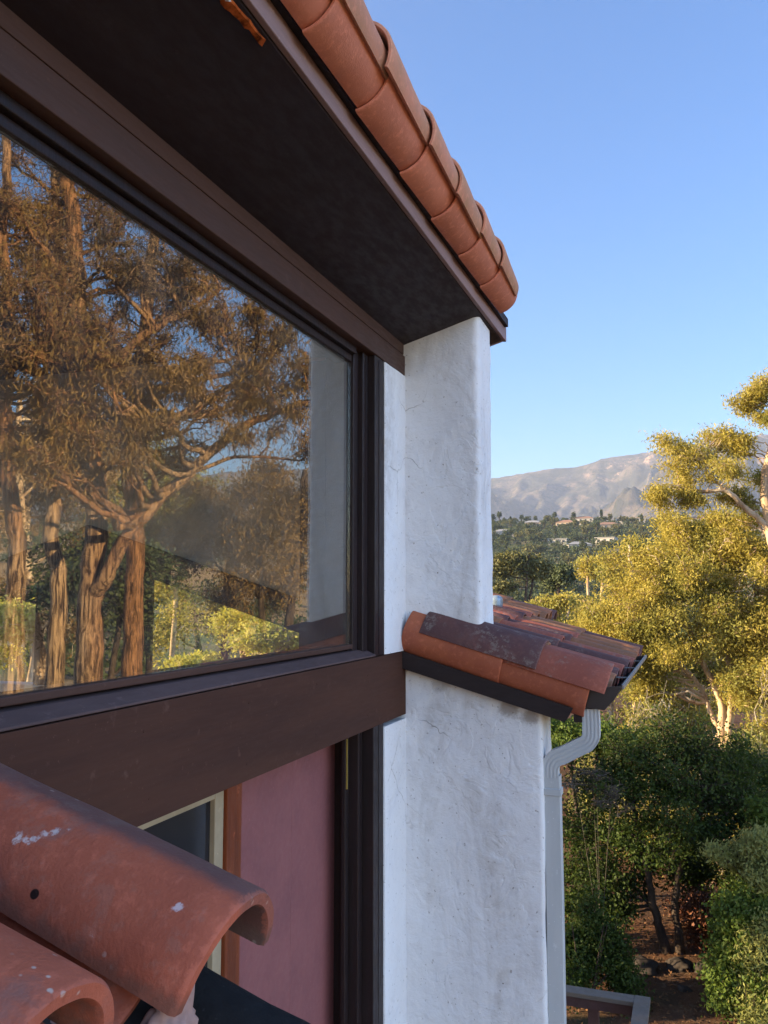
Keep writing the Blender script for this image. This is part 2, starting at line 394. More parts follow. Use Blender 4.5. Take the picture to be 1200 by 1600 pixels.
tt = NT('dark_pane', .08, .6); tt.col((.012, .014, .02)); M['pane'] = tt.mat

# foliage and bark
M['lf_gold'] = m_leaf('leaves_golden_eucalyptus', (.30, .262, .052), (.42, .34, .066), (.22, .225, .055), .42)
M['lf_yellow'] = m_leaf('leaves_sunny_yellow', (.46, .42, .07), (.56, .50, .08), (.38, .37, .07), .35)
M['lf_olive'] = m_leaf('leaves_olive', (.20, .21, .055), (.29, .27, .065), (.15, .17, .05))
M['lf_brown'] = m_leaf('leaves_brownish_eucalyptus', (.14, .09, .028), (.24, .145, .040), (.085, .06, .024), .2)
M['lf_oak'] = m_leaf('leaves_dark_oak', (.034, .058, .010), (.058, .088, .013), (.022, .038, .007))
M['lf_green'] = m_leaf('leaves_bright_green', (.075, .12, .018), (.11, .155, .025), (.05, .085, .015))
M['lf_silver'] = m_leaf('leaves_silvery', (.22, .24, .07), (.30, .30, .09), (.15, .18, .05), .35)  # leaf colour brightened in place of sun that misses the shrub
M['lf_far'] = m_leaf('leaves_far_dark', (.050, .070, .026), (.075, .09, .03), (.038, .055, .024), .15)
M['lf_far2'] = m_leaf('leaves_far_olive', (.095, .098, .032), (.13, .12, .036), (.075, .082, .03), .15)
M['lf_red'] = m_leaf('leaves_dry_reddish', (.13, .040, .020), (.18, .07, .03), (.07, .03, .018), .15)
M['bk_euc'] = m_bark('bark_shaggy_eucalyptus', (.30, .15, .07), (.03, .016, .010), (.38, .25, .14), (20, 20, 1.3), .07)
M['bk_pale'] = m_bark('bark_pale_smooth', (.52, .38, .24), (.30, .20, .12), (.60, .50, .38), (3, 3, .8), .01)
M['bk_dark'] = m_bark('bark_dark_oak', (.07, .05, .038), (.03, .022, .018), (.10, .075, .055), (9, 9, 3), .02)
M['bk_twig'] = m_bark('bark_shaded_twig', (.12, .10, .075), (.06, .05, .04), (.17, .145, .11), (5, 5, 5), .005)
M['bk_grey'] = m_bark('bark_grey_twig', (.36, .31, .24), (.20, .16, .12), (.42, .38, .30), (5, 5, 5), .005)

# ------------------------------------------------------------------ the house
house = thing('house', (-1.3, 3.8, GZ), 'white stucco house with dark brown timber, a big reflecting window and terracotta tile roofs', 'house')

def rough_box(x0, x1, y0, y1, z0, z1, rr=.02, amp=.006, step=.03, seed=1, poly=None):
    # a stucco block: rounded vertical edges, gently uneven faces
    if poly is None: poly = [(x0, y0), (x1, y0), (x1, y1), (x0, y1)]
    pts = []; n = len(poly)
    for i in range(n):
        a = np.array(poly[i-1]); b = np.array(poly[i]); c = np.array(poly[(i+1) % n])
        d1 = (a-b)/np.linalg.norm(a-b); d2 = (c-b)/np.linalg.norm(c-b)
        for k in range(9):
            t = k/8; pts.append(b+d1*rr*(1-t)**2+d2*rr*t**2)
    ring = []
    for i in range(len(pts)):
        a = pts[i]; b = pts[(i+1) % len(pts)]; m = max(1, int(np.linalg.norm(b-a)/step))
        for k in range(m): ring.append(a+(b-a)*k/m)
    ring = np.array(ring); c = ring.mean(0); nz = max(2, int((z1-z0)/step))
    zz = np.linspace(z0, z1, nz+1)
    V = np.zeros((nz+1, len(ring), 3)); V[..., :2] = ring[None]; V[..., 2] = zz[:, None]
    nrm = np.roll(ring, -1, 0)-np.roll(ring, 1, 0); nrm = np.stack([nrm[:, 1], -nrm[:, 0]], 1); nrm /= np.linalg.norm(nrm, axis=1)[:, None]
    dsp = fbm(V*7.0, 4, seed)*amp + fbm(V*2.1, 3, seed+9)*amp*.9
    V[..., :2] += nrm[None]*dsp[..., None]
    m = len(ring); i = np.arange(nz)[:, None]*m; j = np.arange(m)[None]; k = (j+1) % m
    g = Geo(); g.add(V.reshape(-1, 3), np.stack([i+j, i+k, i+m+k, i+m+j], -1).reshape(-1, 4))
    for e, z in ((0, z0), (nz, z1)):
        cv = np.vstack([[c[0], c[1], z], V[e]])
        g.add(cv, [(0, 1+(q+1) % m, 1+q) if e == 0 else (0, 1+q, 1+(q+1) % m) for q in range(m)])
    return g

# upper pillar and lower wall end
pil = rough_box(0, 0, 0, 0, -.22, 1.300, .035, .007, .02, 3, [(-1.34, 3.80), (-.905, 3.80), (-.905, 4.07), (-1.34, 4.07)])
pil.build('stucco_pillar', M['stucco'], house, smooth=True)
low = rough_box(0, 0, 0, 0, GZ-.3, -.30, .024, .007, .03, 5, [(-1.34, 3.80), (-.640, 3.80), (-.640, 4.06), (-1.34, 4.06)])
# cut the top of the lower wall to the roof slope
V = low.v[0]; zmax = -.31-.29*(V[:, 0]+1.27); V[:, 2] = np.minimum(V[:, 2], zmax)
low.v[2][:, 2] = np.minimum(low.v[2][:, 2], -.31-.29*(low.v[2][:, 0]+1.27))
low.build('stucco_wall', M['stucco'], house, smooth=True)
st = rough_box(-1.60, -1.263, 3.524, 3.93, -.268, 1.021, .01, .003, .03, 8)
st.build('stucco_reveal', M['stucco'], house, smooth=True)
st = rough_box(-1.60, -1.2635, 3.524, 3.93, GZ, -.575, .01, .003, .06, 9)
st.build('stucco_reveal', M['stucco'], house, smooth=True)

# header beam over the window, its trim, soffit, fascia
g = Geo(); g.box(-1.46, -1.262, -2.5, 3.797, 1.024, 1.118); g.box(-1.46, -1.268, -2.5, 3.797, 1.126, 1.178); g.box(-1.46, -1.285, -2.5, 3.797, 1.1185, 1.1255); g.box(-1.46, -1.33, -2.5, 3.797, 1.1785, 1.26)
g.build('header_beam', M['brown'], house, bevel=.003)
zs = lambda x: 1.176+.280*(x+1.268)
g = Geo(); g.prism([(-1.325, 0, zs(-1.325)), (-.8915, 0, zs(-.8915)), (-.8915, 0, zs(-.8915)+.03), (-1.325, 0, zs(-1.325)+.03)], 1, -2.5, 4.24)
sof = g.build('soffit', M['soffit'], house, bevel=.002)
g = Geo(); g.box(-.890, -.872, -2.5, 4.285, 1.286, 1.398); g.prism([(-1.46, 0, 1.13), (-.8905, 0, 1.2865), (-.8905, 0, 1.397), (-1.46, 0, 1.24)], 1, 4.2405, 4.28)
g.build('fascia', M['fascia'], house, bevel=.003)
g = Geo(); g.box(-.8715, -.853, -2.5, 4.24, 1.349, 1.390); g.build('gap_filler', M['rake'], house)  # dark strip added in the gap, hides orange bounce on the fascia
def blob(pts, z, th, seed, n=26):
    r = np.random.default_rng(seed); c = np.mean(pts, 0); out = []
    m = len(pts)
    for i in range(m):
        for k in range(n//m):
            t = k/(n//m); p = np.array(pts[i])*(1-t)+np.array(pts[(i+1) % m])*t
            out.append(p+r.normal(size=2)*.0035)
    g = Geo(); o = [(p[0], p[1], z) for p in out]; i_ = [(c[0]+(p[0]-c[0])*.8, c[1]+(p[1]-c[1])*.8, z-th) for p in out]
    k = len(o); g.add(o+i_, [(a, (a+1) % k, k+(a+1) % k, k+a) for a in range(k)])
    g.add([(c[0], c[1], z-th)]+i_, [(0, 1+(a+1) % k, 1+a) for a in range(k)]); return g
def tilt(g):
    for V in g.v: V[:, 2] = V[:, 2]+zs(V[:, 0])
    return g
g = tilt(blob([(-.925, 1.515), (-.906, 1.505), (-.899, 1.56), (-.897, 1.63), (-.905, 1.70), (-.917, 1.64), (-.920, 1.56)], -.0002, .005, 1))
rot = g.build('bare_wood_patch', M['rot'], sof); rot['label'] = 'patch of bare orange rotten wood on the soffit'
g = tilt(blob([(-.918, 1.45), (-.900, 1.45), (-.898, 1.52), (-.905, 1.53), (-.912, 1.50)], -.0053, .006, 2))
g.build('stucco_chip', M['white'], sof)

# roof over the window: a slope seen edge on, with two rows of tiles along its edge
g = Geo()
g.prism([(-.89, 0, 1.405), (-.875, 0, 1.44), (-3.05, 0, 2.42), (-5.26, 0, 1.38), (-5.23, 0, 1.345), (-3.05, 0, 2.37)], 1, -6.2, 4.20)  # hidden ridge raised to keep the sun off the eave tiles
roof = g.build('roof', M['roofbase'], house)

def barrel(L=.45, r0=.095, r1=.080, half=82, th=.014, seed=0, na=22, nl=12, warp=.0016):
    r = np.random.default_rng(seed); a = np.radians(np.linspace(-half, half, na))
    t = np.linspace(0, L, nl); t[1] = .006; t[-2] = L-.006
    def surf(off, rim):
        V = np.zeros((nl, na, 3))
        for i, y in enumerate(t):
            rad = r0+(r1-r0)*y/L+off
            if rim and i in (0, nl-1): rad = rad-off*0-.0035*np.sign(rim)
            V[i, :, 0] = rad*np.sin(a); V[i, :, 1] = y; V[i, :, 2] = rad*np.cos(a)
        return V
    O = surf(0, 1); I = surf(-th, -1)
    for V in (O, I):
        nn = fbm(V*9+seed*3.7, 3, seed)*warp; V[..., 0] += nn*np.sin(a)[None]; V[..., 2] += nn*np.cos(a)[None]
        e = fbm(np.stack([V[..., 0]*30, V[..., 2]*30, V[..., 1]*0+seed], -1), 2, seed)*.0018; V[..., 1] += e
    g = Geo(); n = nl*na; i = np.arange(nl-1)[:, None]*na; j = np.arange(na-1)[None]
    q = np.stack([i+j, i+j+1, i+na+j+1, i+na+j], -1).reshape(-1, 4)
    VV = np.concatenate([O.reshape(-1, 3), I.reshape(-1, 3)])
    F = [q[:, ::-1], q+n]
    e = []
    for j in range(na-1):
        e.append((j, j+1, n+j+1, n+j)); b = (nl-1)*na; e.append((b+j+1, b+j, n+b+j, n+b+j+1))
    for i in range(nl-1):
        b = i*na; e.append((b+na, b, n+b, n+b+na)); b = i*na+na-1; e.append((b, b+na, n+b+na, n+b))
    g.add(VV, np.concatenate(F+[np.array(e)]))
    return g
TM = {}
def tile_mesh(kind, mat, **k):
    key = (kind, mat)
    if key not in TM:
        me = barrel(**k).mesh('barrel_tile', M[mat], True)
        TM[key] = me
    return TM[key]
def frame(o, ax, up):
    ax = Vector(ax).normalized(); up = Vector(up); up = (up-ax*up.dot(ax)).normalized(); sx = ax.cross(up)
    m = Matrix((sx, ax, up)).transposed().to_4x4(); m.translation = Vector(o); return m
def tile(me, o, ax, up, parent, label=None):
    ob = put('barrel_tile', me, None, frame(o, ax, up)); attach(ob, parent)
    es = ob.modifiers.new('edge', 'EDGE_SPLIT'); es.split_angle = math.radians(50)
    if label: ob['label'] = label
    return ob
rng = random.Random(4)
def dirx(a): return (math.cos(math.radians(a)), 0, math.sin(math.radians(a)))
KS = .872/.835
for k in range(-3, 6):
    y = (1.675+.3525*k)*KS; s = k % 3; end = k == 5
    me = tile_mesh('eAend' if end else 'eA%d' % s, 'tile_eave', L=.43 if end else .45, r0=.118, r1=.098, half=53, seed=20 if end else 10+s, th=.013)
    tile(me, (-.820*KS+rng.uniform(-.003, .003), y+rng.uniform(-.010, .010), 1.385*KS), (0, 1, -.006), dirx(-31+rng.uniform(-3, 3)), roof)
    y2 = y-.045+rng.uniform(-.03, .03)
    me = tile_mesh('eBend' if end else 'eB%d' % s, 'tile_cap', L=.43 if end else .45, r0=.108, r1=.083, half=60, seed=40 if end else 30+s, th=.014)
    tile(me, (-.790*KS+rng.uniform(-.004, .004), y2, 1.385*KS+rng.uniform(-.005, .005)), (0, 1, -.008), dirx(31+rng.uniform(-3, 3)), roof)

# window: sill beam, frame, glass
beam = Geo(); beam.box(-1.60, -1.262, -2.5, 3.797, -.556, -.272)
import random as _r
_q = _r.Random(3)
def nails(g, pts, x, r=.0045):
    for y, z in pts:
        th = [k*math.pi/4 for k in range(8)]
        A = [(x-.002, y+r*math.cos(a), z+r*math.sin(a)) for a in th]; B = [(x+.0012, y+r*.8*math.cos(a), z+r*.8*math.sin(a)) for a in th]
        g.add(A+B, [(i, (i+1) % 8, 8+(i+1) % 8, 8+i) for i in range(8)]); g.add([(x+.0012, y, z)]+B, [(0, 1+i, 1+(i+1) % 8) for i in range(8)])
nails(beam, [(y+_q.uniform(-.02, .02), z+_q.uniform(-.01, .01)) for y in (.9, 1.35, 1.8, 2.3, 2.8, 3.3, 3.7) for z in (-.33, -.50)], -1.262)
bo = beam.build('window_beam', M['beam'], house, bevel=.006)
win = Geo()
win.box(-1.62, -1.30, -2.5, 3.27, .992, 1.0225)        # head
win.box(-1.40, -1.322, -2.5, 3.27, .962, .9915)
win.box(-1.62, -1.268, 3.405, 3.522, -.268, 1.0225)     # jamb post
win.box(-1.45, -1.300, 3.345, 3.403, -.268, 1.022)
win.box(-1.45, -1.322, 3.29, 3.343, -.25, 1.0215)
wf = win.build('window', M['frame'], house, bevel=.003)
g = Geo()
for a, b, x in ((3.37, 3.375, -1.2995), (3.45, 3.455, -1.2675)):
    g.box(x-.001, x+.0015, a, b, -.262, 1.01)
g.build('frame_bead', M['frame'], wf)
g = Geo(); g.prism([(-1.45, 0, -.268), (-1.263, 0, -.2685), (-1.263, 0, -.262), (-1.312, 0, -.240), (-1.45, 0, -.232)], 1, -2.5, 3.403)
g.build('sill', M['sill'], wf, bevel=.002)
g = Geo(); g.box(-1.40, -1.320, -2.5, 3.288, -.2315, -.212); g.build('bottom_rail', M['brown'], wf, bevel=.003)
g = Geo(); g.box(XG-.006, XG, -2.48, 3.288, -.211, .9615); g.build('glass_pane', M['glass'], wf)

# door bay below the beam
g = Geo(); g.box(-1.56, -1.272, 3.40, 3.522, -2.35, -.5575); g.box(-1.40, -1.32, 3.352, 3.398, -2.35, -.5575); g.box(-1.378, -1.36, 3.31, 3.350, -2.35, -.5575)
dj = g.build('door_jamb', M['frame'], house, bevel=.003)
g = Geo()
for a, x in ((3.46, -1.272), (3.375, -1.32)): g.box(x-.001, x+.0015, a, a+.004, -2.3, -.56)
g.build('jamb_bead', M['frame'], dj)
g = Geo(); g.box(-1.3595, -1.356, 3.316, 3.326, -.80, -.60); g.build('gap_light_strip', M['gap_light'], dj)  # gold strip painted for bright outdoors showing through the gap
g = Geo(); g.box(-1.60, -1.445, 2.603, 2.99, -2.35, -.5575); g.box(-1.60, -1.4458, 2.992, 3.425, -2.35, -.5576)
pk = g.build('plaster_panel', M['pink'], house, bevel=.002)
g = Geo(); g.box(-1.60, -1.450, 3.4265, 3.52, -2.35, -.5576); g.build('maroon_strip', M['maroon'], pk)
pw = Geo(); pw.box(-1.62, -1.44, 2.505, 2.601, -2.35, -.5577); pwo = pw.build('side_window', M['orangewood'], house, bevel=.003)
g = Geo(); g.box(-1.62, -1.452, 2.45, 2.5035, -1.9, -.598); g.box(-1.62, -1.453, .6, 2.4495, -.655, -.5985); g.build('frame', M['cream'], pwo, bevel=.003)
g = Geo(); g.box(-1.60, -1.47, .6, 2.4495, -1.9, -.6555); g.build('pane', M['pane'], pwo)
g = Geo(); g.box(-1.62, -1.46, -2.5, 2.504, -.5975, -.5577); g.build('window_trim', M['timber'], house)
g = Geo(); g.box(-1.62, -1.46, -2.5, .598, -2.35, -.5977); g.box(-1.62, -1.46, -2.5, 3.522, GZ, -2.352); g.build('lower_wall', M['stucco'], house)

# the room behind the glass and the gable end it looks out through
g = Geo(); g.box(-4.80, -4.65, -6, -1.8, GZ, 1.21); g.box(-4.80, -4.65, -1.799, 2.3, GZ, -.35); g.box(-4.80, -4.65, -1.799, 2.3, .62, 1.21); g.box(-4.80, -4.65, .25, .40, -.349, .619); g.box(-4.80, -4.65, 2.301, 3.80, GZ, 1.21); g.box(-4.80, -1.63, -6.15, -6.001, GZ, 1.21)  # west wall opening added so sun can brighten the room
g.box(-1.62, -1.30, -6, -2.502, GZ, 1.21)
g.build('house_wall', M['stucco'], house)
g = Geo(); g.box(-4.648, -1.625, -5.99, 3.79, -1.0, -.90); g.build('room_floor', M['floor'], house)
g = Geo(); g.box(-4.648, -1.463, -5.99, 3.82, 1.2125, 1.255); g.build('ceiling', M['timber'], house)
YN = 3.85
def rk(x): return .20-.315*abs(x+3.05)          # underside of the gable timbers
g = Geo()
for sgn in (1, -1):
    xs = [-3.05, -3.05+sgn*1.45]
    g.prism([(xs[0], 0, rk(xs[0])+.16), (xs[1], 0, rk(xs[1])+.16), (xs[1], 0, 1.252), (xs[0], 0, 1.252)], 1, YN-.05, YN+.05)
g.build('gable_wall', M['plaster'], house)
g = Geo()
for sgn in (1, -1):
    xs = [-3.05+sgn*.0005, -3.05+sgn*1.45]
    g.prism([(xs[0], 0, rk(xs[0])), (xs[1], 0, rk(xs[1])), (xs[1], 0, rk(xs[1])+.158), (xs[0], 0, rk(xs[0])+.158)], 1, YN-.08, YN+.08)
g.build('gable_beam', M['timber'], house)
for a, b in ((-2.91, -2.72), (-3.38, -3.25)):
    m_ = (a+b)/2; g = Geo(); g.prism([(a, 0, -.499), (b, 0, -.499), (b, 0, rk(b)-.002), (a, 0, rk(a)-.002)], 1, YN-.07, YN+.07); g.build('gable_post', M['timber'], house)
g = Geo(); g.box(-3.248, -2.912, YN-.02, YN+.02, -.499, .19); g.build('gable_panel', M['timber'], house)
g = Geo(); g.box(-4.648, -1.625, YN-.06, YN+.06, GZ, -.502); g.build('gable_base_wall', M['stucco'], house)

# lean-to roof beside the pillar
SL = .285; ax = Vector((-math.cos(math.atan(SL)), 0, math.sin(math.atan(SL)))); up = Vector((math.sin(math.atan(SL)), 0, math.cos(math.atan(SL))))
def zr(x): return -.175-SL*(x+1.29)               # centre line height of the tiles
g = Geo(); g.prism([(-1.34, 0, zr(-1.34)-.06), (-.42, 0, zr(-.42)-.06), (-.42, 0, zr(-.42)-.085), (-1.34, 0, zr(-1.34)-.085)], 1, 3.84, 6.48); g.prism([(-2.3, 0, zr(-2.3)-.06), (-1.3405, 0, zr(-1.3405)-.06), (-1.3405, 0, zr(-1.3405)-.085), (-2.3, 0, zr(-2.3)-.085)], 1, 4.15, 7.72)
lean = g.build('lean_to_roof', M['roofbase'], house)
g = Geo(); g.prism([(-1.268, 0, -.268), (-.50, 0, -.268-.29*.768), (-.535, 0, -.335-.29*.74-.0), (-1.268, 0, -.345)], 1, 3.745, 3.797)
g.build('rake_board', M['rake'], lean, bevel=.003)
g = Geo(); g.box(-.505, -.47, 3.80, 6.45, zr(-.48)-.15, zr(-.48)-.09); g.build('eave_board', M['rake'], lean)
# rake tiles, facing the viewer
dn = Vector((0, -1, -.06)).normalized()
o1 = lambda x, y, dz=0: (x, y, zr(x)+dz)
tile(tile_mesh('rk1', 'tile_orange', L=.42, r0=.112, r1=.105, half=78, seed=51), o1(-.435, 3.845, -.015), ax, (0, -1, .10), lean)
tile(tile_mesh('rk2', 'tile_orange', L=.475, r0=.122, r1=.112, half=78, seed=52), o1(-.80, 3.845, 0.0), ax, (0, -1, .12), lean)
tile(tile_mesh('rk3', 'tile_red', L=.50, r0=.150, r1=.138, half=45, seed=53), o1(-.375, 3.868, -.018), ax, (0, -.62, 1), lean, 'red rake tile dusted with pale lichen')
tile(tile_mesh('rk4', 'tile_dark', L=.545, r0=.156, r1=.145, half=45, seed=54), o1(-.660, 3.868, -.006), ax, (0, -.62, 1), lean, 'dark weathered rake tile with grey lichen')
kinds = ['tile_moss', 'tile_red', 'tile_dark', 'tile_moss', 'tile_red', 'tile_moss', 'tile_dark']
for r_ in range(13):
    y = 4.10+.285*r_
    for c_ in range(5):
        x = -.375-.385*c_
        if x < -.235*y+.02 or (r_ == 0 and c_ > 1) or (r_ > 8 and c_ < 2): continue
        mt = kinds[(r_*2+c_*3) % 7] if r_ else ('tile_moss' if c_ == 0 else 'tile_dark')
        tile(tile_mesh('ln%d' % ((r_+c_) % 3), mt, L=.455, r0=.094, r1=.078, half=84, seed=60+(r_+c_) % 3), o1(x+rng.uniform(-.012, .012), y, -.03+rng.uniform(-.004, .004)), ax, up, lean)
# pans between the covers, seen at the gutter
for r_ in range(8):
    tile(tile_mesh('pn', 'tile_red', L=.455, r0=.085, r1=.095, half=70, seed=70), o1(-.36, 4.245+.285*r_, .045), ax, -up, lean)
for x_, y_ in ((-1.62, 7.0), (-1.10, 5.6)):
    g = Geo(); g.box(x_-.06, x_+.06, y_-.06, y_+.06, GZ-.1, zr(x_)-.08); g.build('roof_post', M['timber'], lean)
g = Geo(); g.box(-1.42, -1.335, 6.20, 6.33, zr(-1.38)+.02, zr(-1.38)+.125); g.build('metal_flashing', M['bluemetal'], lean, bevel=.035, seg=4)
g = Geo(); g.prism([(-1.0, 0, zr(-1.0)+.07), (-.84, 0, zr(-.84)+.062), (-.84, 0, zr(-.84)+.075), (-1.0, 0, zr(-1.0)+.085)], 1, 3.90, 4.12); g.build('lead_strip', M['lip'], lean)
# gutter
GY0, GY1 = 3.80, 5.65
zt = -.395
prof = [(-.465, zt-.02), (-.465, zt-.095), (-.375, zt-.105), (-.335, zt-.06), (-.300, zt)]
g = Geo(); th = .004
A = [(x, GY0, z) for x, z in prof]; B = [(x, GY1, z) for x, z in prof]
A2 = [(x+(.004 if i < 2 else -.003), GY0, z+.004) for i, (x, z) in enumerate(prof)]; B2 = [(x, GY1, z) for x, _, z in A2]
n = len(prof)
g.add(A+B+A2+B2, [(i, i+1, n+i+1, n+i) for i in range(n-1)]+[(2*n+i+1, 2*n+i, 3*n+i, 3*n+i+1) for i in range(n-1)]+[(0, n, 3*n, 2*n), (n-1, 2*n+n-1, 3*n+n-1, n+n-1)])
for y in (GY0-.003, GY1): g.prism([(x, 0, z) for x, z in prof], 1, y, y+.003)
gut = g.build('gutter', M['dark_metal'], house)
g = Geo(); g.box(-.302, -.292, GY0-.002, GY1+.002, zt-.014, zt+.004); g.build('gutter_lip', M['lip'], gut, bevel=.002)
for y in (4.18, 4.72, 5.2):
    g = Geo(); g.box(-.462, -.303, y, y+.012, zt-.004, zt+.001); g.build('gutter_strap', M['lip'], gut)
# downspout
def rect_sweep(path, wx, wy, rib=0):
    g = Geo(); path = [Vector(p) for p in path]; rings = []
    for i, p in enumerate(path):
        d = (path[min(i+1, len(path)-1)]-path[max(i-1, 0)]).normalized(); side = Vector((0, 1, 0)); ac = d.cross(side).normalized()
        rg = []
        m = 9
        def edge(a0, b0, a1, b1):
            for k in range(m):
                t = k/m; a = a0+(a1-a0)*t; b = b0+(b1-b0)*t
                if rib and 0 < k < m: 
                    q = rib*(1 if k % 2 else -1)*.5-rib*.5
                    if abs(a0-a1) < 1e-6: a += q*(1 if a > 0 else -1)
                    else: b += q*(1 if b > 0 else -1)
                rg.append(p+ac*a+side*b)
        x, y = wx/2, wy/2; edge(-x, -y, x, -y); edge(x, -y, x, y); edge(x, y, -x, y); edge(-x, y, -x, -y)
        rings.append(rg)
    n = len(rings[0]); V = [tuple(v) for r in rings for v in r]
    g.add(V, [(i*n+j, i*n+(j+1) % n, (i+1)*n+(j+1) % n, (i+1)*n+j) for i in range(len(rings)-1) for j in range(n)])
    return g
def arc(c, r, a0, a1, n=7): return [(c[0]+r*math.cos(math.radians(a0+(a1-a0)*k/n)), 0, c[1]+r*math.sin(math.radians(a0+(a1-a0)*k/n))) for k in range(n+1)]
DY = 3.845
path = [(-.438, 0, -.50), (-.436, 0, -.56), (-.436, 0, -.60)]+arc((-.491, -.605), .055, 0, -75, 6)+arc((-.553, -.768), .062, 100, 178, 6)+[(-.6148, 0, -.80)]
path = [(x, DY, z) for x, _, z in path]
g = rect_sweep(path, .072, .055, .0016)
dsp = g.build('downspout', M['down'], house, smooth=False, bevel=.0)
g = rect_sweep([(-.606, DY, -.79), (-.604, DY, -1.3), (-.604, DY, -2.6), (-.604, DY, -4.2), (-.604, DY, -6.9)], .070, .052, 0)
lower = g.build('lower_pipe', M['down'], dsp, bevel=.004)
g = Geo(); g.box(-.6455, -.5655, DY-.033, DY+.03, -.875, -.845)
g.build('pipe_joint', M['down'], dsp, bevel=.003)

# porch roof in the foreground
SF = .325; axf = Vector((-math.cos(math.atan(SF)), 0, math.sin(math.atan(SF)))); upf = Vector((math.sin(math.atan(SF)), 0, math.cos(math.atan(SF))))
def zf(x): return -.420-SF*(x+.50)
g = Geo(); g.prism([(-1.45, 0, zf(-1.45)-.03), (-.53, 0, zf(-.53)-.03), (-.53, 0, zf(-.53)-.06), (-1.45, 0, zf(-1.45)-.06)], 1, -1.3, .90)
porch = g.build('porch_roof', M['roofbase'], house)
for r_ in range(4):
    y = .855-.27*r_
    x0 = -.492 if r_ == 0 else -.512
    for c_ in range(2):
        x = x0-.47*c_
        first = (r_ == 0 and c_ == 0)
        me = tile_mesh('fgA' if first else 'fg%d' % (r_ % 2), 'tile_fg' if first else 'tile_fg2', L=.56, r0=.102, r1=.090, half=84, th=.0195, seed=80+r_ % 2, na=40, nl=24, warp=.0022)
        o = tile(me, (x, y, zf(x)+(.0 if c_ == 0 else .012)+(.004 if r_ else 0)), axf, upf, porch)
        if first: o['label'] = 'nearest tile with a nail hole and white paint drips'
    if r_ > 0: pass
for r_ in range(4):
    tile(tile_mesh('fgp', 'tile_fg2', L=.46, r0=.085, r1=.095, half=70, seed=86), (-.53, .72-.27*r_, zf(-.53)+.045), axf, -upf, porch)
def lump(c, rad, seed, sub=3, amp=.3, sq=(1, 1, 1)):
    import bmesh
    bm = bmesh.new(); bmesh.ops.create_icosphere(bm, subdivisions=sub, radius=1.0)
    V = np.array([v.co[:] for v in bm.verts]); d = 1+fbm(V*1.6+seed, 4, seed)*amp
    V = V*d[:, None]*np.array(sq)[None]*rad+np.array(c)[None]
    f = np.array([[v.index for v in p.verts] for p in bm.faces]); bm.free()
    g = Geo(); g.add(V, f); return g
g = lump((-.515, .788, zf(-.515)-.035), .036, 11, 4, .8, (.75, .9, 1.7)); g.build('mortar', M['mortar'], porch, smooth=True)
g = lump((-.60, .722, zf(-.60)-.05), .03, 4, 3, .5, (2.5, .7, .7)); g.build('mortar', M['mortar'], porch, smooth=True)
g = Geo(); pts = []
me = barrel(.40, .045, .045, 85, .004, 5, 18, 10, .005)
o = put('roof_flashing', me.mesh('roof_flashing', M['flash'], True), None, frame((-.345, .880, zf(-.345)-.064), axf, upf)); attach(o, porch)

# ------------------------------------------------------------------ ground, hills
HP = [(0, 0), (25, 0), (40, .2), (80, -3), (150, -7), (230, -6), (320, 2), (430, 17), (560, 36), (700, 57), (800, 69), (880, 68), (1100, 40), (1600, 20), (2500, 30), (9000, 60)]
hx = np.array([a for a, b in HP]); hz = np.array([b for a, b in HP])
def hgt(x, y):
    x = np.asarray(x, float); y = np.asarray(y, float); r = np.hypot(x, y); az = np.arctan2(x, y)
    fwd = np.clip((np.cos(az)+.2)/1.0, 0, 1)
    z = GZ+np.interp(r, hx, hz)*fwd
    q = np.stack([x/120, y/120, x*0], -1)
    z = z+fbm(q, 4, 3)*np.clip((r-120)/300, 0, 1)*9
    q = np.stack([x/9, y/9, x*0], -1)
    z = z+fbm(q, 3, 7)*np.clip((r-6)/20, 0, 1)*.5
    # the bank rises to the right of the house
    z = z+np.clip((x-6)/14, 0, 1)*1.2*np.clip(1-(r-40)/60, 0, 1)
    return z
def hg(x, y): return float(hgt(np.array([x]), np.array([y]))[0])
rr = np.concatenate([[0.0], np.geomspace(1.5, 9000, 190)]); aa = np.linspace(0, 2*math.pi, 361)[:-1]
R_, A_ = np.meshgrid(rr, aa, indexing='ij'); X = R_*np.sin(A_); Y = R_*np.cos(A_); Z = hgt(X, Y)
n, m = X.shape; i = np.arange(n-1)[:, None]*m; j = np.arange(m)[None]; k = (j+1) % m
g = Geo(); g.add(np.stack([X, Y, Z], -1).reshape(-1, 3), np.stack([i+j, i+m+j, i+m+k, i+k], -1).reshape(-1, 4))
t = NT('dry_ground', .95, .1); v = t.vec(True)
c = t.mix(t.smooth(t.noise(.8, 6, .7, v), .4, .6), (.125, .060, .032), (.075, .042, .026))
c = t.mix(t.smooth(t.noise(9, 6, .75, v), .52, .66), c, (.15, .10, .06))
c = t.mix(t.smooth(t.noise(.25, 4, .6, v), .58, .72), c, (.05, .048, .022))
far = t.smooth(t.dist((0, 0, 0), t.geo.outputs['Position']), 60, 200)
c = t.mix(far, c, t.mix(t.smooth(t.noise(.03, 6, .7, v), .45, .6), (.075, .085, .035), (.17, .14, .08)))
sx_ = t.n('ShaderNodeSeparateXYZ'); t.l(t.geo.outputs['Position'], sx_.inputs[0])
c = t.mix(t.smooth(sx_.outputs[0], 4.5, 9), c, t.mix(t.smooth(t.noise(1.4, 6, .7, v), .4, .6), (.42, .30, .16), (.28, .20, .11)))  # ground to the right lightened to bounce light onto the eaves
t.col(c); t.bump(t.noise(14, 6, .75, v), .8, .05)
tag(g.build('ground', t.mat, smooth=True), kind='structure')

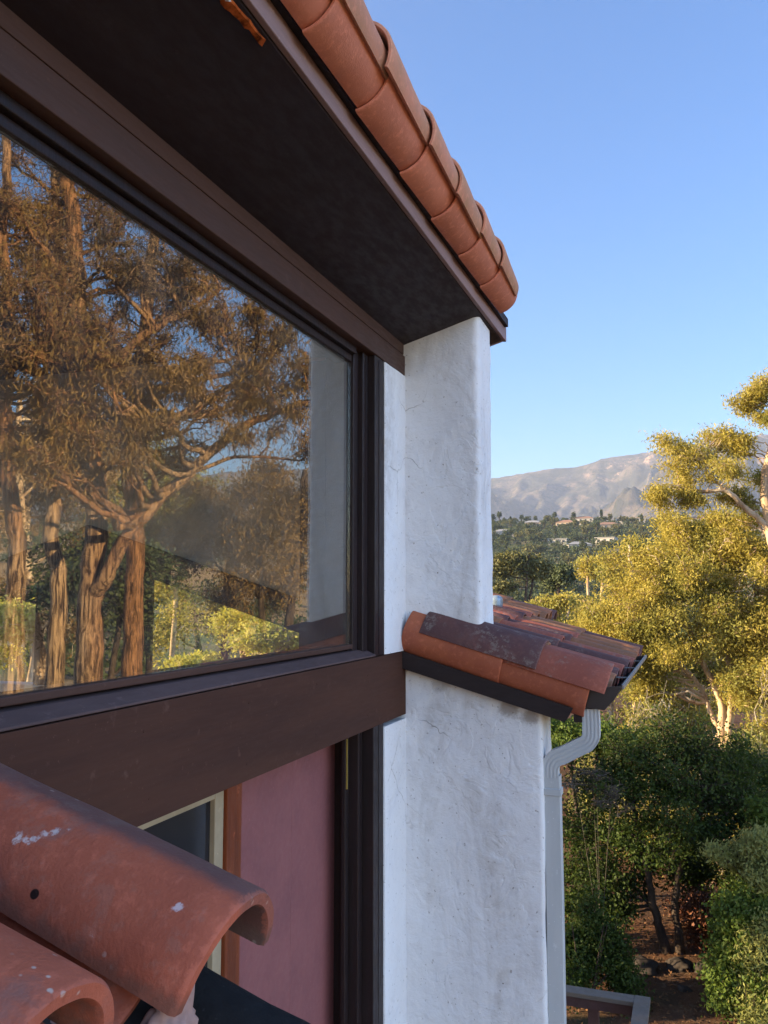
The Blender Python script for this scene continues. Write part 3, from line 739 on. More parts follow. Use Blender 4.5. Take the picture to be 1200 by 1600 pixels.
# mountains
az = np.radians(np.linspace(-32, 74, 540)); rm = np.linspace(2300, 7600, 250)
R_, A_ = np.meshgrid(rm, az, indexing='ij'); X = R_*np.sin(A_); Y = R_*np.cos(A_)
ridge_az = np.array([-32, -20, -12.8, -11.3, -9.2, -7.1, -4.6, -2.6, -1, 2, 5, 10, 18, 26, 34, 42, 52, 62, 74])
ridge_el = np.array([5.5, 7.0, 7.62, 7.74, 8.16, 8.33, 8.84, 8.97, 9.2, 9.5, 9.7, 9.8, 9.2, 8.2, 7.6, 6.6, 5.5, 4.5, 3])
el = np.interp(np.degrees(A_), ridge_az, ridge_el)
RC = 5600.; crest = np.tan(np.radians(el))*RC
s = np.clip((R_-2300)/(RC-2300), 0, 1); prof_ = np.where(R_ < RC, s**1.25, np.clip(1-(R_-RC)/2600, 0, 1)**.8)
q = np.stack([X/620, Y/900, X*0], -1)
wv = fbm(q*1.3, 3, 40)*.55
def ridged(q, seed):
    o = 0; a = 1; t_ = 0; pr = 1
    for k in range(6):
        nn = 1-np.abs(vnoise(q*(2.0**k)+k*9.1, seed+k)); nn = nn*nn; o = o+nn*a*(pr if k else 1); t_ += a; pr = nn; a *= .52
    return o/t_
qq = q+wv[..., None]
rd = ridged(qq, 60)
env = prof_*(1-prof_)*4*.62+.30*np.clip(prof_, 0, 1)*np.clip(1-prof_, .12, 1)
Z = GZ+crest*prof_+(rd-.45)*900*np.clip(env, 0, 1)
fine_ = (ridged(q*4, 90)-.5)*140*np.clip(prof_*3, 0, 1)
Z = Z+fine_*np.clip(1.15-prof_, .18, 1)
Z = np.where(R_ <= 2301, GZ-40, Z)
n, m = X.shape; i = np.arange(n-1)[:, None]*m; j = np.arange(m-1)[None]
g = Geo(); g.add(np.stack([X, Y, Z], -1).reshape(-1, 3), np.stack([i+j, i+m+j, i+m+j+1, i+j+1], -1).reshape(-1, 4))
t = NT('mountain_chaparral', .95, .05); v = t.vec(True)
c = t.mix(t.smooth(t.noise(.006, 7, .65, v), .44, .58), (.070, .068, .055), (.15, .12, .092))
c = t.mix(t.math('MULTIPLY', t.smooth(t.noise(.0042, 7, .75, v, .8), .52, .60), t.smooth(t.noise(.0009, 3, .5, v), .42, .60, .25, 1)), c, (.40, .27, .20))
c = t.mix(t.smooth(t.noise(.03, 5, .8, v), .50, .62), c, (.05, .055, .035))
t.col(c); t.bump(t.noise(.02, 6, .8, v), .8, 25)
tag(g.build('mountains', t.mat, smooth=True), kind='structure')

# ------------------------------------------------------------------ trees
def bez(a, b, c, n):
    t = np.linspace(0, 1, n)[:, None]; return (1-t)**2*a+2*t*(1-t)*b+t*t*c
def wander(p, amp, rng, fr=1.0):
    n = len(p); o = rng.normal(size=(n, 3)).cumsum(0)*amp/math.sqrt(n); t = np.linspace(0, 1, n)[:, None]
    o = o-o[-1]*t-o[0]*(1-t); return p+o
def make_tree(name, label, cat, root, trunks, clusters, leafmat, barkmat, seed=1, tr=.2, nsub=7, ntw=5, nlf=14, LL=.16, LW=.05, puff=.35, down=.2, group=None,
              limb=None, lk=.018, bare=0, sides=8, twr=.006, attach_t=(.45, 1.0), sag=.0, ragged=0, limbs_extra=()):
    """trunks: polylines; clusters: (centre, radii) masses of foliage. Everything in world coordinates."""
    rng = np.random.default_rng(seed); W = Geo(); Lf = Geo(); C = []
    tks = []
    for tk in trunks:
        r0 = tr
        if isinstance(tk, tuple): tk, r0 = tk
        p = np.array([list(q) for q in tk], float)
        t = np.linspace(0, 1, len(p)); tt = np.linspace(0, 1, max(10, len(p)*6)); 
        pp = np.stack([np.interp(tt, t, p[:, k]) for k in range(3)], 1)
        for _ in range(3): pp[1:-1] = (pp[:-2]+2*pp[1:-1]+pp[2:])/4
        pp = wander(pp, r0*.9, rng)
        rad = r0*(1-.62*tt)+.25*r0*np.exp(-tt*9)
        rad = rad*(1+.10*rng.normal(size=len(rad)).cumsum()/math.sqrt(len(rad)))
        W.tube(pp, rad, max(sides, 10)); tks.append((pp, rad))
    for pl, r0, r1 in limbs_extra:
        p = np.array([list(q) for q in pl], float); t = np.linspace(0, 1, len(p)); tt = np.linspace(0, 1, len(p)*6)
        pp = np.stack([np.interp(tt, t, p[:, k]) for k in range(3)], 1)
        for _ in range(3): pp[1:-1] = (pp[:-2]+2*pp[1:-1]+pp[2:])/4
        pp = wander(pp, r0*.8, rng); rad = r0+(r1-r0)*tt
        W.tube(pp, rad, 8); tks.append((pp, rad))
    for c, rd in clusters:
        c = np.array(list(c), float); rd = np.array(rd if hasattr(rd, '__len__') else (rd, rd, rd*.75), float)
        best = None
        for pp, rad in tks:
            lo = int(len(pp)*attach_t[0]); hi = max(lo+1, int(len(pp)*attach_t[1]))
            cand = pp[lo:hi]; dd = np.linalg.norm(cand-c, axis=1)+np.maximum(0, cand[:, 2]-c[2]+.3)*1.2
            k = int(np.argmin(dd+rng.random(len(dd))*.25*dd.mean()))
            if best is None or dd[k] < best[0]: best = (dd[k], cand[k], rad[lo+k])
        a = best[1]; ln = np.linalg.norm(c-a); r0 = min(best[2]*.7, lk*ln+.012*max(rd))if limb is None else limb
        mid = (a+c)/2+np.array([0, 0, .10*ln-sag*ln])+rng.normal(size=3)*.07*ln
        L = wander(bez(a, mid, c, 9), .12*ln, rng); rl = np.linspace(r0, r0*.4, 9)
        W.tube(L, rl, 6, cap=False)
        for s_ in range(nsub):
            k = rng.integers(4, 9); st_ = L[k]
            d = rng.normal(size=3); d /= np.linalg.norm(d); e = c+d*rd*(rng.random()**.45)
            sl_ = np.linalg.norm(e-st_); md = (st_+e)/2+rng.normal(size=3)*.15*sl_+np.array([0, 0, .1*sl_])
            S = wander(bez(st_, md, e, 6), .12*sl_, rng); rs = max(twr*1.6, rl[k]*.5)
            W.tube(S, np.linspace(rs, twr, 6), 4, cap=False)
            for w_ in range(ntw):
                q = S[rng.integers(2, 6)]; f = q+rng.normal(size=3)*rd*.30+np.array([0, 0, -sag*rd[2]*.4])
                T = wander(bez(q, (q+f)/2+rng.normal(size=3)*.08*rd, f, 4), .05*rd.mean(), rng)
                W.tube(T, np.linspace(twr, twr*.5, 4), 3, cap=False)
                if rng.random() >= bare:
                    nn = int(nlf*(.5+rng.random()))
                    u = rng.random(nn)[:, None]; base = q+(f-q)*(.35+.75*u)
                    C.append(base+rng.normal(size=(nn, 3))*puff*np.array([1, 1, .7]))
    if C: Lf.leaves(np.concatenate(C), LL, LW, rng, down)
    base = trunks[0][0] if isinstance(trunks[0], tuple) else trunks[0]
    b = Vector(list(base[0])); o = thing(name, b, label, cat, group)
    W.build('trunk', M[barkmat] if isinstance(barkmat, str) else barkmat, o, smooth=True)
    if C: Lf.build('crown', M[leafmat], o)
    return o
def crown(c, R, n, seed, frac=.42, top=.15):
    """n foliage masses spread unevenly through an ellipsoid"""
    r = np.random.default_rng(seed); c = np.array(list(c)); R = np.array(R, float); out = []
    for k in range(n):
        d = r.normal(size=3); d /= np.linalg.norm(d); d[2] = abs(d[2]) if r.random() < .6 else d[2]
        q = (.45+.5*r.random()); s_ = frac*(.7+.6*r.random())
        out.append((c+d*R*q, R*s_*np.array([1, 1, .7])))
    return out
def gnd(p): return Vector((p.x, p.y, hg(p.x, p.y)-.15))

def broken(cl, k, seed, f=.58, o=.75):
    r = np.random.default_rng(seed); out = []
    for c, rd in cl:
        rd = np.array(rd, float)
        for q in range(k):
            d = r.normal(size=3); d /= np.linalg.norm(d)
            out.append((np.array(list(c))+d*rd*o*r.uniform(.4, 1.1), rd*f*r.uniform(.7, 1.25)))
    return out
# -- in direct view, right side
# tall eucalyptus at the right edge with the long branch
b0 = P(1236, 1000, 34); T = [gnd(P(1250, 1000, 34)), P(1238, 950, 34), P(1222, 850, 34), P(1200, 770, 34), P(1210, 690, 34), P(1225, 590, 34), P(1260, 480, 34)]
cl = [(P(1055, 745, 33.5), (1.0, 1.0, .6)), (P(1095, 705, 33.5), (1.0, 1.2, .7)), (P(1125, 690, 34.5), (.8, .9, .5)), (P(1195, 745, 35), (.8, .8, .6)), (P(1160, 800, 35.5), (.9, .8, .5)), (P(1050, 700, 34), (.8, .9, .5)), (P(1135, 735, 33), (.8, .9, .6)), (P(1155, 690, 34), (.7, .8, .5)), (P(1030, 770, 33), (.5, .8, .5)), (P(1075, 780, 33.5), (.7, .8, .35)),
      (P(1165, 630, 34), (.7, .8, .5)), (P(1190, 605, 33.5), (.8, .8, .55)), (P(1195, 650, 34), (.6, .8, .4)), (P(1150, 770, 35), (.6, .8, .45)), (P(1260, 700, 34), (.9, .9, .6)), (P(1240, 600, 34), (1.1, 1.2, .8)), (P(1300, 560, 34), (1.5, 1.2, 1))]
make_tree('eucalyptus_tree', 'tall golden eucalyptus at the right edge, its bare curved branch reaching left', 'tree', None, [T], broken(cl, 5, 1, .50, .85), 'lf_gold', 'bk_pale', 11, .26, 5, 6, 15, .14, .04, .18, .5, twr=.007,
          limbs_extra=[([P(1222, 850, 34), P(1190, 812, 34), P(1160, 790, 33.8), P(1140, 768, 33.6), P(1095, 772, 33.5), P(1060, 760, 33.5)], .13, .05), ([P(1140, 768, 33.6), P(1110, 745, 33.6), P(1095, 715, 33.6)], .06, .03)], attach_t=(.35, 1))
# large golden tree with several stems in the middle of the right side
bs = P(1128, 1142, 36)
bs = gnd(bs)
def st_(pts): return [Vector(q) for q in pts]
tr1 = [bs, P(1128, 1140, 36), P(1122, 1095, 36), P(1098, 1045, 36), P(1080, 1005, 36), P(1060, 930, 36)]
tr2 = [bs+Vector((.2, .1, 0)), P(1132, 1140, 36), P(1138, 1090, 36), P(1132, 1040, 36), P(1130, 980, 36.5), P(1120, 900, 36.5)]
tr3 = [bs+Vector((.3, 0, 0)), P(1128, 1144, 36.2), P(1110, 1110, 36.3), P(1100, 1080, 36.5), P(1075, 1050, 36.5), P(1030, 1000, 37)]
tr4 = [bs+Vector((.4, .2, 0)), P(1136, 1130, 36.4), P(1148, 1060, 36.8), P(1170, 1010, 37), P(1180, 930, 37)]
cl = []
rs = np.random.default_rng(5)
for (u, v, d, r_) in [(1100, 850, 36, 1.5), (1040, 850, 36.5, 1.2), (1150, 850, 36.5, 1.3), (1000, 880, 36, 1.1), (1060, 900, 35, 1.3), (1120, 900, 35, 1.2), (1175, 900, 35.5, 1.3), (975, 930, 36, 1.0), (1020, 945, 35, 1.2), (1080, 960, 34.5, 1.0), (1145, 965, 34.5, 1.2), (1190, 970, 35, 1.2), (945, 975, 36, .9), (990, 990, 35.5, 1.0), (1040, 1005, 35, .9), (1210, 860, 36, 1.4), (1230, 930, 36, 1.3), (1175, 1020, 36, 1.0), (970, 1030, 36, .9), (1010, 1045, 36.5, .8), (1200, 1060, 36, 1.0), (1130, 820, 37, 1.0), (1070, 825, 37, 1.1), (1185, 1080, 35.5, .9), (1160, 1055, 35, .7), (1000, 1080, 36, .8), (950, 1010, 36, .9), (925, 1000, 37, .8), (1210, 1000, 35, 1.1)]:
    cl.append((P(u, v, d), (r_, r_, r_*.72)))
make_tree('eucalyptus_tree', 'broad golden-leaved tree with several pale leaning stems, filling the middle of the right side', 'tree', None,
          [(tr1, .17), (tr2, .19), (tr3, .12), (tr4, .12)], broken(cl, 6, 2, .55, 1.05), 'lf_gold', 'bk_pale', 21, .2, 5, 6, 23, .15, .05, .28, .35, twr=.010, lk=.028, attach_t=(.4, 1))
# paler trees to its left and behind
def simple_tree(name, label, u, vtop, vbase, dist, wpx, lf, bk, seed, n=12, forks=1, nsub=8, ntw=5, nlf=14, LL=.2, LW=.07, puff=.3, down=.2, trunk_frac=.45, tr=None, mirror=False, group=None, lean=0, frac=.42, cat='tree', flat=.5, twr=.012, sidesback=True, bare=0, sag=0):
    Q = PM if mirror else P
    top = Q(u, vtop, dist); low = Q(u, vbase, dist); b = gnd(low); H = top.z-b.z
    ch = (top.z-low.z)/2; rw = wpx/2/F_*dist*1.05
    cc = Vector((low.x, low.y, (top.z+low.z)/2)); r_ = random.Random(seed)
    tr_ = tr or H*.022
    tks = []
    for k in range(forks):
        a = r_.uniform(0, 6.28); off = Vector((math.cos(a), math.sin(a), 0))*rw*(.1 if forks == 1 else .45)
        tks.append(([b+Vector((r_.uniform(-1, 1), r_.uniform(-1, 1), 0))*tr_*forks, b+(cc-b)*.5+off*.35+Vector((lean, 0, 0)), cc+off+Vector((0, 0, ch*.2)), cc+off*1.1+Vector((0, 0, ch*.75))], tr_*(1 if forks == 1 else .7)))
    if cat == 'shrub':
        rs_ = np.random.default_rng(seed+500); cls = []; tks = []
        for k in range(int(n*1.7)):
            a = rs_.uniform(0, 6.28); e = rs_.random()**.6; q_ = rs_.random()
            z_ = b.z+.15+(top.z-b.z)*(1-e*e*.75)*(.25+.7*q_)*rs_.uniform(.8, 1.1); s_ = rs_.uniform(.2, .36)
            cls.append(((low.x+rw*e*math.cos(a), low.y+rw*e*math.sin(a)*.8, z_), np.array([rw, rw, (top.z-b.z)*.75])*s_))
        for k in range(max(4, forks)):
            a = rs_.uniform(0, 6.28); off = Vector((math.cos(a), math.sin(a), 0))*rw
            tks.append(([b+off*.08, b+off*.25+Vector((0, 0, H*.3)), b+off*.5+Vector((0, 0, H*.7))], tr_*.7))
        return make_tree(name, label, cat, None, tks, cls, lf, bk, seed, tr_, nsub, ntw, nlf, LL, LW, puff, down, group, twr=twr, attach_t=(.2, 1), bare=bare, sag=sag)
    if cat == 'sunlit shrub':
        return make_tree(name, label, 'shrub', None, tks, broken([(c_, r__*np.array([1.1, 1, 1])) for c_, r__ in crown(cc+Vector((.15, 0, -.1)), (rw*.95, rw*.9, ch*.95), n, seed, frac)], 3, seed, .5, 1.3), lf, bk, seed, tr_, nsub, ntw, nlf, LL, LW, puff, down, group, twr=twr, attach_t=(.25, 1))
    return make_tree(name, label, cat, None, tks, crown(cc, (rw*.9, rw*.9, ch*.9), n, seed, frac), lf, bk, seed, tr_, nsub, ntw, nlf, LL, LW, puff, down, group, twr=twr, attach_t=(.35, 1), bare=bare, sag=sag)
simple_tree('eucalyptus_tree', 'slim pale-trunked eucalyptus standing alone left of the big golden tree', 930, 862, 945, 75, 62, 'lf_gold', 'bk_pale', 31, 8, 2, 8, 4, 12, .32, .12, .35, .3, twr=.03, tr=.28)
simple_tree('round_tree', 'round-crowned golden brown tree in the valley beside the white pillar', 812, 858, 935, 110, 92, 'lf_far2', 'bk_dark', 32, 14, 2, 8, 5, 14, .5, .25, .5, .1, twr=.05)
simple_tree('round_tree', 'dark green tree in the valley right behind the golden brown one', 872, 880, 930, 120, 55, 'lf_far', 'bk_dark', 33, 10, 1, 8, 5, 12, .5, .25, .5, .1, twr=.05)
simple_tree('bushy_tree', 'low yellow-green bushy tree just above the far end of the small tiled roof', 868, 925, 1000, 60, 110, 'lf_gold', 'bk_pale', 34, 13, 2, 8, 5, 16, .26, .12, .3, .1, twr=.02)
simple_tree('bushy_tree', 'yellow bushy tree between the small tiled roof and the big golden tree', 952, 930, 1040, 48, 120, 'lf_gold', 'bk_pale', 35, 14, 2, 9, 5, 16, .22, .09, .28, .1, twr=.016)
simple_tree('bushy_tree', 'olive bushy tree under the leftmost boughs of the big golden tree', 985, 985, 1090, 42, 120, 'lf_olive', 'bk_pale', 36, 12, 2, 9, 5, 16, .2, .08, .26, .1, twr=.014)
simple_tree('eucalyptus_tree', 'golden eucalyptus with upright limbs behind the big golden tree', 1000, 838, 960, 62, 110, 'lf_gold', 'bk_pale', 37, 12, 2, 9, 5, 15, .28, .10, .34, .3, twr=.02)
simple_tree('eucalyptus_tree', 'golden eucalyptus at the right edge beneath the tall one', 1195, 960, 1120, 44, 150, 'lf_olive', 'bk_pale', 38, 14, 2, 9, 5, 16, .2, .08, .28, .3, twr=.014)
# brush on the bank below
simple_tree('shrub', 'tangled golden shrub at the foot of the many-stemmed tree', 1020, 1105, 1160, 31, 150, 'lf_gold', 'bk_grey', 41, 15, 4, 9, 5, 12, .12, .05, .2, 0, twr=.01, tr=.06, bare=.25, cat='shrub')
simple_tree('shrub', 'yellow-green shrub at the right edge below the golden trees', 1185, 1135, 1200, 26, 130, 'lf_olive', 'bk_grey', 42, 14, 4, 9, 5, 14, .11, .05, .17, 0, twr=.008, tr=.05, bare=.15, cat='shrub')
simple_tree('shrub', 'olive shrub right of the gutter end with the white downspout in front', 960, 1085, 1150, 28, 110, 'lf_olive', 'bk_grey', 43, 12, 4, 9, 5, 14, .11, .05, .18, 0, twr=.008, tr=.05, bare=.1, cat='shrub')
simple_tree('shrub', 'golden brush directly right of the many pale stems', 1215, 1050, 1165, 33, 110, 'lf_gold', 'bk_grey', 61, 14, 4, 9, 5, 15, .13, .055, .2, 0, twr=.01, tr=.06, bare=.1, cat='shrub')
simple_tree('shrub', 'golden brush left of the many pale stems', 1045, 1035, 1120, 40, 150, 'lf_gold', 'bk_grey', 62, 15, 4, 9, 5, 16, .15, .06, .24, 0, twr=.012, tr=.07, bare=.1, cat='shrub')
simple_tree('bushy_tree', 'olive bushy tree behind the many pale stems', 1120, 990, 1130, 46, 230, 'lf_olive', 'bk_pale', 63, 20, 3, 9, 5, 18, .2, .09, .3, 0, twr=.014, tr=.12)
simple_tree('shrub', 'broad golden brush filling the bank above the dark oak', 1090, 1150, 1215, 24, 260, 'lf_gold', 'bk_grey', 64, 18, 5, 9, 5, 13, .10, .045, .16, 0, twr=.008, tr=.04, bare=.25, cat='shrub')
# dark oaks in the shade
simple_tree('oak_tree', 'bright green oak just right of the downspout elbow', 915, 1120, 1215, 21, 160, 'lf_green', 'bk_dark', 44, 13, 3, 10, 6, 24, .085, .05, .13, 0, twr=.007, tr=.09)
o_b = gnd(P(1040, 1480, 18.5))
tks = [([o_b, P(1030, 1440, 18.5), P(1018, 1385, 18.5), P(1000, 1320, 18.5), P(985, 1250, 18.5)], .10), ([o_b+Vector((.3, .1, 0)), P(1052, 1430, 18.4), P(1060, 1370, 18.4), P(1085, 1290, 18.4), P(1100, 1230, 18.4)], .09)]
cl = [(P(u, v, d), (r_, r_, r_*.7)) for u, v, d, r_ in [(980, 1180, 18.5, .9), (1040, 1165, 19, .9), (1100, 1180, 19, .95), (1150, 1200, 19.5, .8), (940, 1230, 18.5, .8), (1000, 1235, 18, .95), (1070, 1240, 18, .95), (1130, 1255, 18.5, .85), (920, 1290, 18.5, .75), (980, 1300, 18, .85), (1060, 1300, 17.8, .8), (1115, 1315, 18, .75), (900, 1350, 18.8, .8), (950, 1370, 18.5, .8), (1010, 1345, 19.5, .7), (1090, 1360, 19, .6), (1175, 1240, 20, .8), (900, 1420, 18.5, .7), (950, 1430, 18.2, .55)]]
make_tree('oak_tree', 'dark green oak in the shade with two dark trunks above the brown slope', 'tree', None, tks, cl, 'lf_oak', 'bk_dark', 45, .1, 12, 7, 30, .075, .045, .12, 0, twr=.006, attach_t=(.35, 1))
simple_tree('shrub', 'dry reddish shrub under the dark oak', 1110, 1375, 1440, 19.5, 170, 'lf_red', 'bk_dark', 46, 10, 4, 8, 5, 14, .07, .04, .12, 0, twr=.006, tr=.03, cat='shrub')
simple_tree('oak_tree', 'dark oak behind the shaded one at the right edge', 1190, 1180, 1330, 24, 200, 'lf_oak', 'bk_dark', 47, 14, 2, 9, 6, 24, .10, .06, .16, 0, twr=.008, tr=.12)
simple_tree('shrub', 'leafless grey twiggy shrub beside the downspout', 935, 1195, 1300, 17.3, 130, 'lf_olive', 'bk_twig', 48, 8, 4, 9, 7, 3, .06, .02, .1, 0, twr=.006, tr=.008, cat='dry shrub', bare=.9)
simple_tree('shrub', 'silvery yellow shrub with sunlight painted into its leaves at the right edge', 1168, 1290, 1400, 16.6, 80, 'lf_silver', 'bk_dark', 49, 10, 3, 6, 7, 13, .09, .03, .09, -.5, twr=.005, tr=.012, cat='sunlit shrub')
simple_tree('shrub', 'dense bright green shrub at the right edge beside the silvery one', 1215, 1235, 1460, 17.8, 150, 'lf_green', 'bk_dark', 50, 20, 3, 10, 7, 30, .08, .05, .14, 0, twr=.006, tr=.04, cat='shrub')
simple_tree('shrub', 'low green shrub directly under the silvery one', 1168, 1372, 1480, 16.1, 105, 'lf_green', 'bk_dark', 66, 12, 4, 9, 7, 26, .07, .045, .12, 0, twr=.005, tr=.03, cat='shrub')
simple_tree('shrub', 'low yellow-tipped shrub on the brown slope at the right edge', 1205, 1435, 1520, 15.8, 90, 'lf_silver', 'bk_dark', 51, 9, 5, 8, 6, 14, .08, .03, .12, -.3, twr=.005, tr=.03, cat='shrub')
simple_tree('shrub', 'dark green low shrub at the foot of the white wall behind the railing', 915, 1375, 1500, 16, 130, 'lf_oak', 'bk_dark', 52, 9, 4, 9, 6, 26, .065, .04, .1, 0, twr=.005, tr=.03, cat='shrub')

# -- out on the open side, seen in the glass
def euc_grove():
    D = 18
    T = {}
    # main shaggy trunk with the long diagonal limb
    tk = [gnd(PM(135, 1120, D)), PM(138, 1085, D), PM(150, 960, D), PM(153, 840, D), PM(150, 740, D), PM(135, 600, D+.3), PM(120, 420, D+.5), PM(95, 200, D+.8), PM(70, 0, D+1), PM(50, -200, D+1)]
    L1 = [PM(148, 935, D), PM(165, 905, D-.4), PM(205, 835, D-.5), PM(262, 765, D-.6), PM(320, 705, D-.8), PM(380, 660, D-1), PM(440, 640, D-1.2), PM(500, 625, D-1.3)]
    L2 = [PM(150, 740, D), PM(215, 700, D-.4), PM(270, 655, D-.6), PM(340, 610, D-.8), PM(400, 580, D-1)]
    L3 = [PM(135, 600, D+.3), PM(175, 560, D), PM(215, 530, D), PM(255, 500, D), PM(290, 490, D), PM(345, 450, D-.4)]
    L4 = [PM(262, 765, D-.6), PM(300, 740, D-.6), PM(370, 715, D-.7), PM(470, 720, D-.7)]
    rs = np.random.default_rng(2); cl = []
    for (u, v, d, r_) in [(300, 560, 17, 1.1), (350, 600, 17, .9), (400, 560, 16.8, .6), (440, 600, 16.7, .5), (270, 500, 17.5, 1.1), (330, 500, 17, .9), (390, 500, 17, .8), (450, 650, 16.7, .5), (400, 640, 17, .5), (220, 480, 18, 1.1), (180, 420, 18, 1.2), (240, 420, 18, 1.1), (140, 350, 18.5, 1.3), (200, 350, 18.5, 1.2), (60, 330, 18.5, 1.3), (250, 600, 18, 1.0), (190, 620, 18, .9), (60, 450, 18, 1.2), (120, 480, 17.5, 1.0), (90, 260, 19, 1.4), (20, 380, 18.5, 1.2), (480, 700, 17.3, .7), (470, 560, 16.5, .5), (360, 680, 17.2, .6), (430, 520, 16.5, .45), (300, 420, 18, .9), (60, 560, 15.5, .9), (140, 600, 15.5, .8), (200, 560, 15.5, .8), (90, 660, 15.5, .8), (180, 700, 15.7, .7), (30, 480, 15.5, 1), (250, 680, 15.5, .6), (130, 520, 15, .8), (60, 740, 15.8, .7)]:
        cl.append((PM(u, v, d), (r_, r_, r_*.7)))
    make_tree('eucalyptus_tree', 'shaggy-barked eucalyptus mirrored in the window, its long limb rising right across the glass', 'tree', None, [(tk, .29)], broken(cl, 3, 5, .55, .85), 'lf_brown', 'bk_euc', 71, .4, 6, 15, 4, .16, .02, .17, 1.2, twr=.011, lk=.032, attach_t=(.3, 1), sag=.2,
              limbs_extra=[(L1, .17, .05), (L2, .10, .03), (L3, .12, .04), (L4, .06, .02)])
    tk = [gnd(PM(205, 1120, 20)), PM(205, 1080, 20), PM(208, 960, 20), PM(212, 860, 20), PM(205, 760, 20), PM(215, 640, 20), PM(225, 500, 20), PM(240, 340, 20.5), PM(255, 150, 21)]
    cl = [(PM(u, v, d), (r_, r_, r_*.7)) for (u, v, d, r_) in [(230, 560, 20, 1.2), (300, 620, 20, 1.1), (280, 700, 20, .9), (200, 500, 20.5, 1.3), (330, 540, 20, 1.2), (270, 450, 20.5, 1.3), (170, 660, 20, 1.0), (380, 620, 20, 1.0), (230, 350, 21, 1.4), (340, 440, 20, 1.0), (150, 560, 20, 1.1), (180, 260, 21, 1.4), (120, 620, 21, 1.0)]]
    make_tree('eucalyptus_tree', 'straight brown eucalyptus trunk mirrored right of the shaggy one', 'tree', None, [(tk, .24)], broken(cl, 3, 5, .55, .85), 'lf_brown', 'bk_euc', 72, .36, 6, 13, 4, .16, .022, .2, .8, twr=.012, lk=.03, attach_t=(.45, 1), sag=.2)
    tk = [gnd(PM(20, 1100, 17)), PM(22, 960, 17), PM(30, 860, 17), PM(28, 760, 17), PM(25, 640, 17), PM(20, 480, 17.2), PM(15, 300, 17.5), PM(5, 80, 18)]
    cl = [(PM(u, v, d), (r_, r_, r_*.7)) for (u, v, d, r_) in [(20, 560, 17, 1.0), (60, 520, 17, 1.0), (-30, 600, 17, 1.2), (30, 430, 17, 1.1), (90, 580, 17, .9), (-40, 450, 17, 1.2), (0, 340, 17.5, 1.2), (50, 640, 17.3, .8), (-20, 720, 17, .9), (80, 680, 17.5, .8)]]
    make_tree('eucalyptus_tree', 'orange-barked eucalyptus mirrored at the left edge of the window', 'tree', None, [(tk, .2)], broken(cl, 3, 5, .55, .85), 'lf_brown', 'bk_euc', 73, .3, 6, 13, 4, .15, .02, .18, .8, twr=.011, lk=.03, attach_t=(.4, 1), sag=.2)
    tk = [gnd(PM(88, 1100, 21)), PM(88, 960, 21), PM(92, 860, 21), PM(86, 700, 21), PM(100, 560, 21), PM(95, 380, 21.5), PM(80, 200, 22)]
    cl = [(PM(u, v, d), (r_, r_, r_*.7)) for (u, v, d, r_) in [(100, 520, 21, 1.3), (60, 600, 21, 1.2), (120, 720, 21, .8), (40, 700, 21, 1.0), (140, 440, 21.5, 1.4), (60, 400, 22, 1.4), (20, 280, 22, 1.5), (120, 300, 22, 1.5), (-30, 540, 21, 1.3)]]
    make_tree('eucalyptus_tree', 'thin dark eucalyptus mirrored between the orange-barked and the shaggy trunk', 'tree', None, [(tk, .2)], broken(cl, 3, 5, .55, .85), 'lf_brown', 'bk_euc', 74, .3, 6, 13, 4, .16, .022, .2, .8, twr=.012, lk=.03, attach_t=(.45, 1), sag=.2)
    simple_tree('eucalyptus_tree', 'grey-green eucalyptus thicket tree mirrored beside the reflected pillar', 430, 700, 990, 30, 170, 'lf_brown', 'bk_dark', 75, 24, 3, 11, 6, 14, .16, .04, .26, .6, mirror=True, twr=.012)
    simple_tree('eucalyptus_tree', 'grey-green tree mirrored below the long diagonal limb', 330, 740, 1010, 34, 180, 'lf_brown', 'bk_dark', 76, 24, 3, 11, 6, 14, .18, .045, .28, .6, mirror=True, twr=.013)
    simple_tree('eucalyptus_tree', 'dull olive tree mirrored behind the two big trunks', 240, 640, 1020, 40, 220, 'lf_olive', 'bk_dark', 77, 24, 3, 11, 6, 14, .22, .06, .34, .6, mirror=True, twr=.015)
    simple_tree('eucalyptus_tree', 'dull tree filling the gap between the mirrored trunks at the left', 60, 560, 1030, 38, 260, 'lf_brown', 'bk_pale', 78, 26, 3, 11, 6, 15, .22, .06, .34, .6, mirror=True, twr=.015)
    simple_tree('oak_tree', 'dark oak mirrored low in the window behind the trunks', 150, 820, 1080, 30, 260, 'lf_far', 'bk_dark', 79, 18, 2, 9, 6, 16, .16, .09, .22, 0, mirror=True, twr=.012)
euc_grove()

# -- behind the house, seen right through the two panes of glass
simple_tree('bushy_tree', 'sunny yellow bushy tree seen through the gable opening beside the reflected pillar', 420, 935, 1070, 22, 230, 'lf_yellow', 'bk_pale', 81, 18, 3, 9, 6, 20, .11, .055, .15, 0, twr=.008, tr=.12)
simple_tree('white_trunk_tree', 'slender white-trunked tree seen through the gable opening', 268, 860, 985, 26, 80, 'lf_gold', 'bk_pale', 82, 10, 1, 8, 5, 10, .12, .05, .2, .2, twr=.01, tr=.12)
simple_tree('bushy_tree', 'small round yellow-green bush at the foot of the white-trunked tree', 300, 1025, 1065, 20, 80, 'lf_yellow', 'bk_dark', 83, 9, 3, 8, 6, 20, .09, .05, .11, 0, twr=.006, tr=.06)
simple_tree('round_tree', 'yellow-green tree seen through the leftmost gable opening', 15, 930, 1060, 19, 190, 'lf_yellow', 'bk_pale', 84, 15, 2, 9, 6, 20, .11, .055, .15, 0, twr=.008, tr=.14)
simple_tree('oak_tree', 'big dark oak behind the white-trunked tree', 330, 800, 1080, 48, 330, 'lf_gold', 'bk_dark', 85, 26, 3, 9, 6, 18, .28, .14, .36, 0, twr=.02)
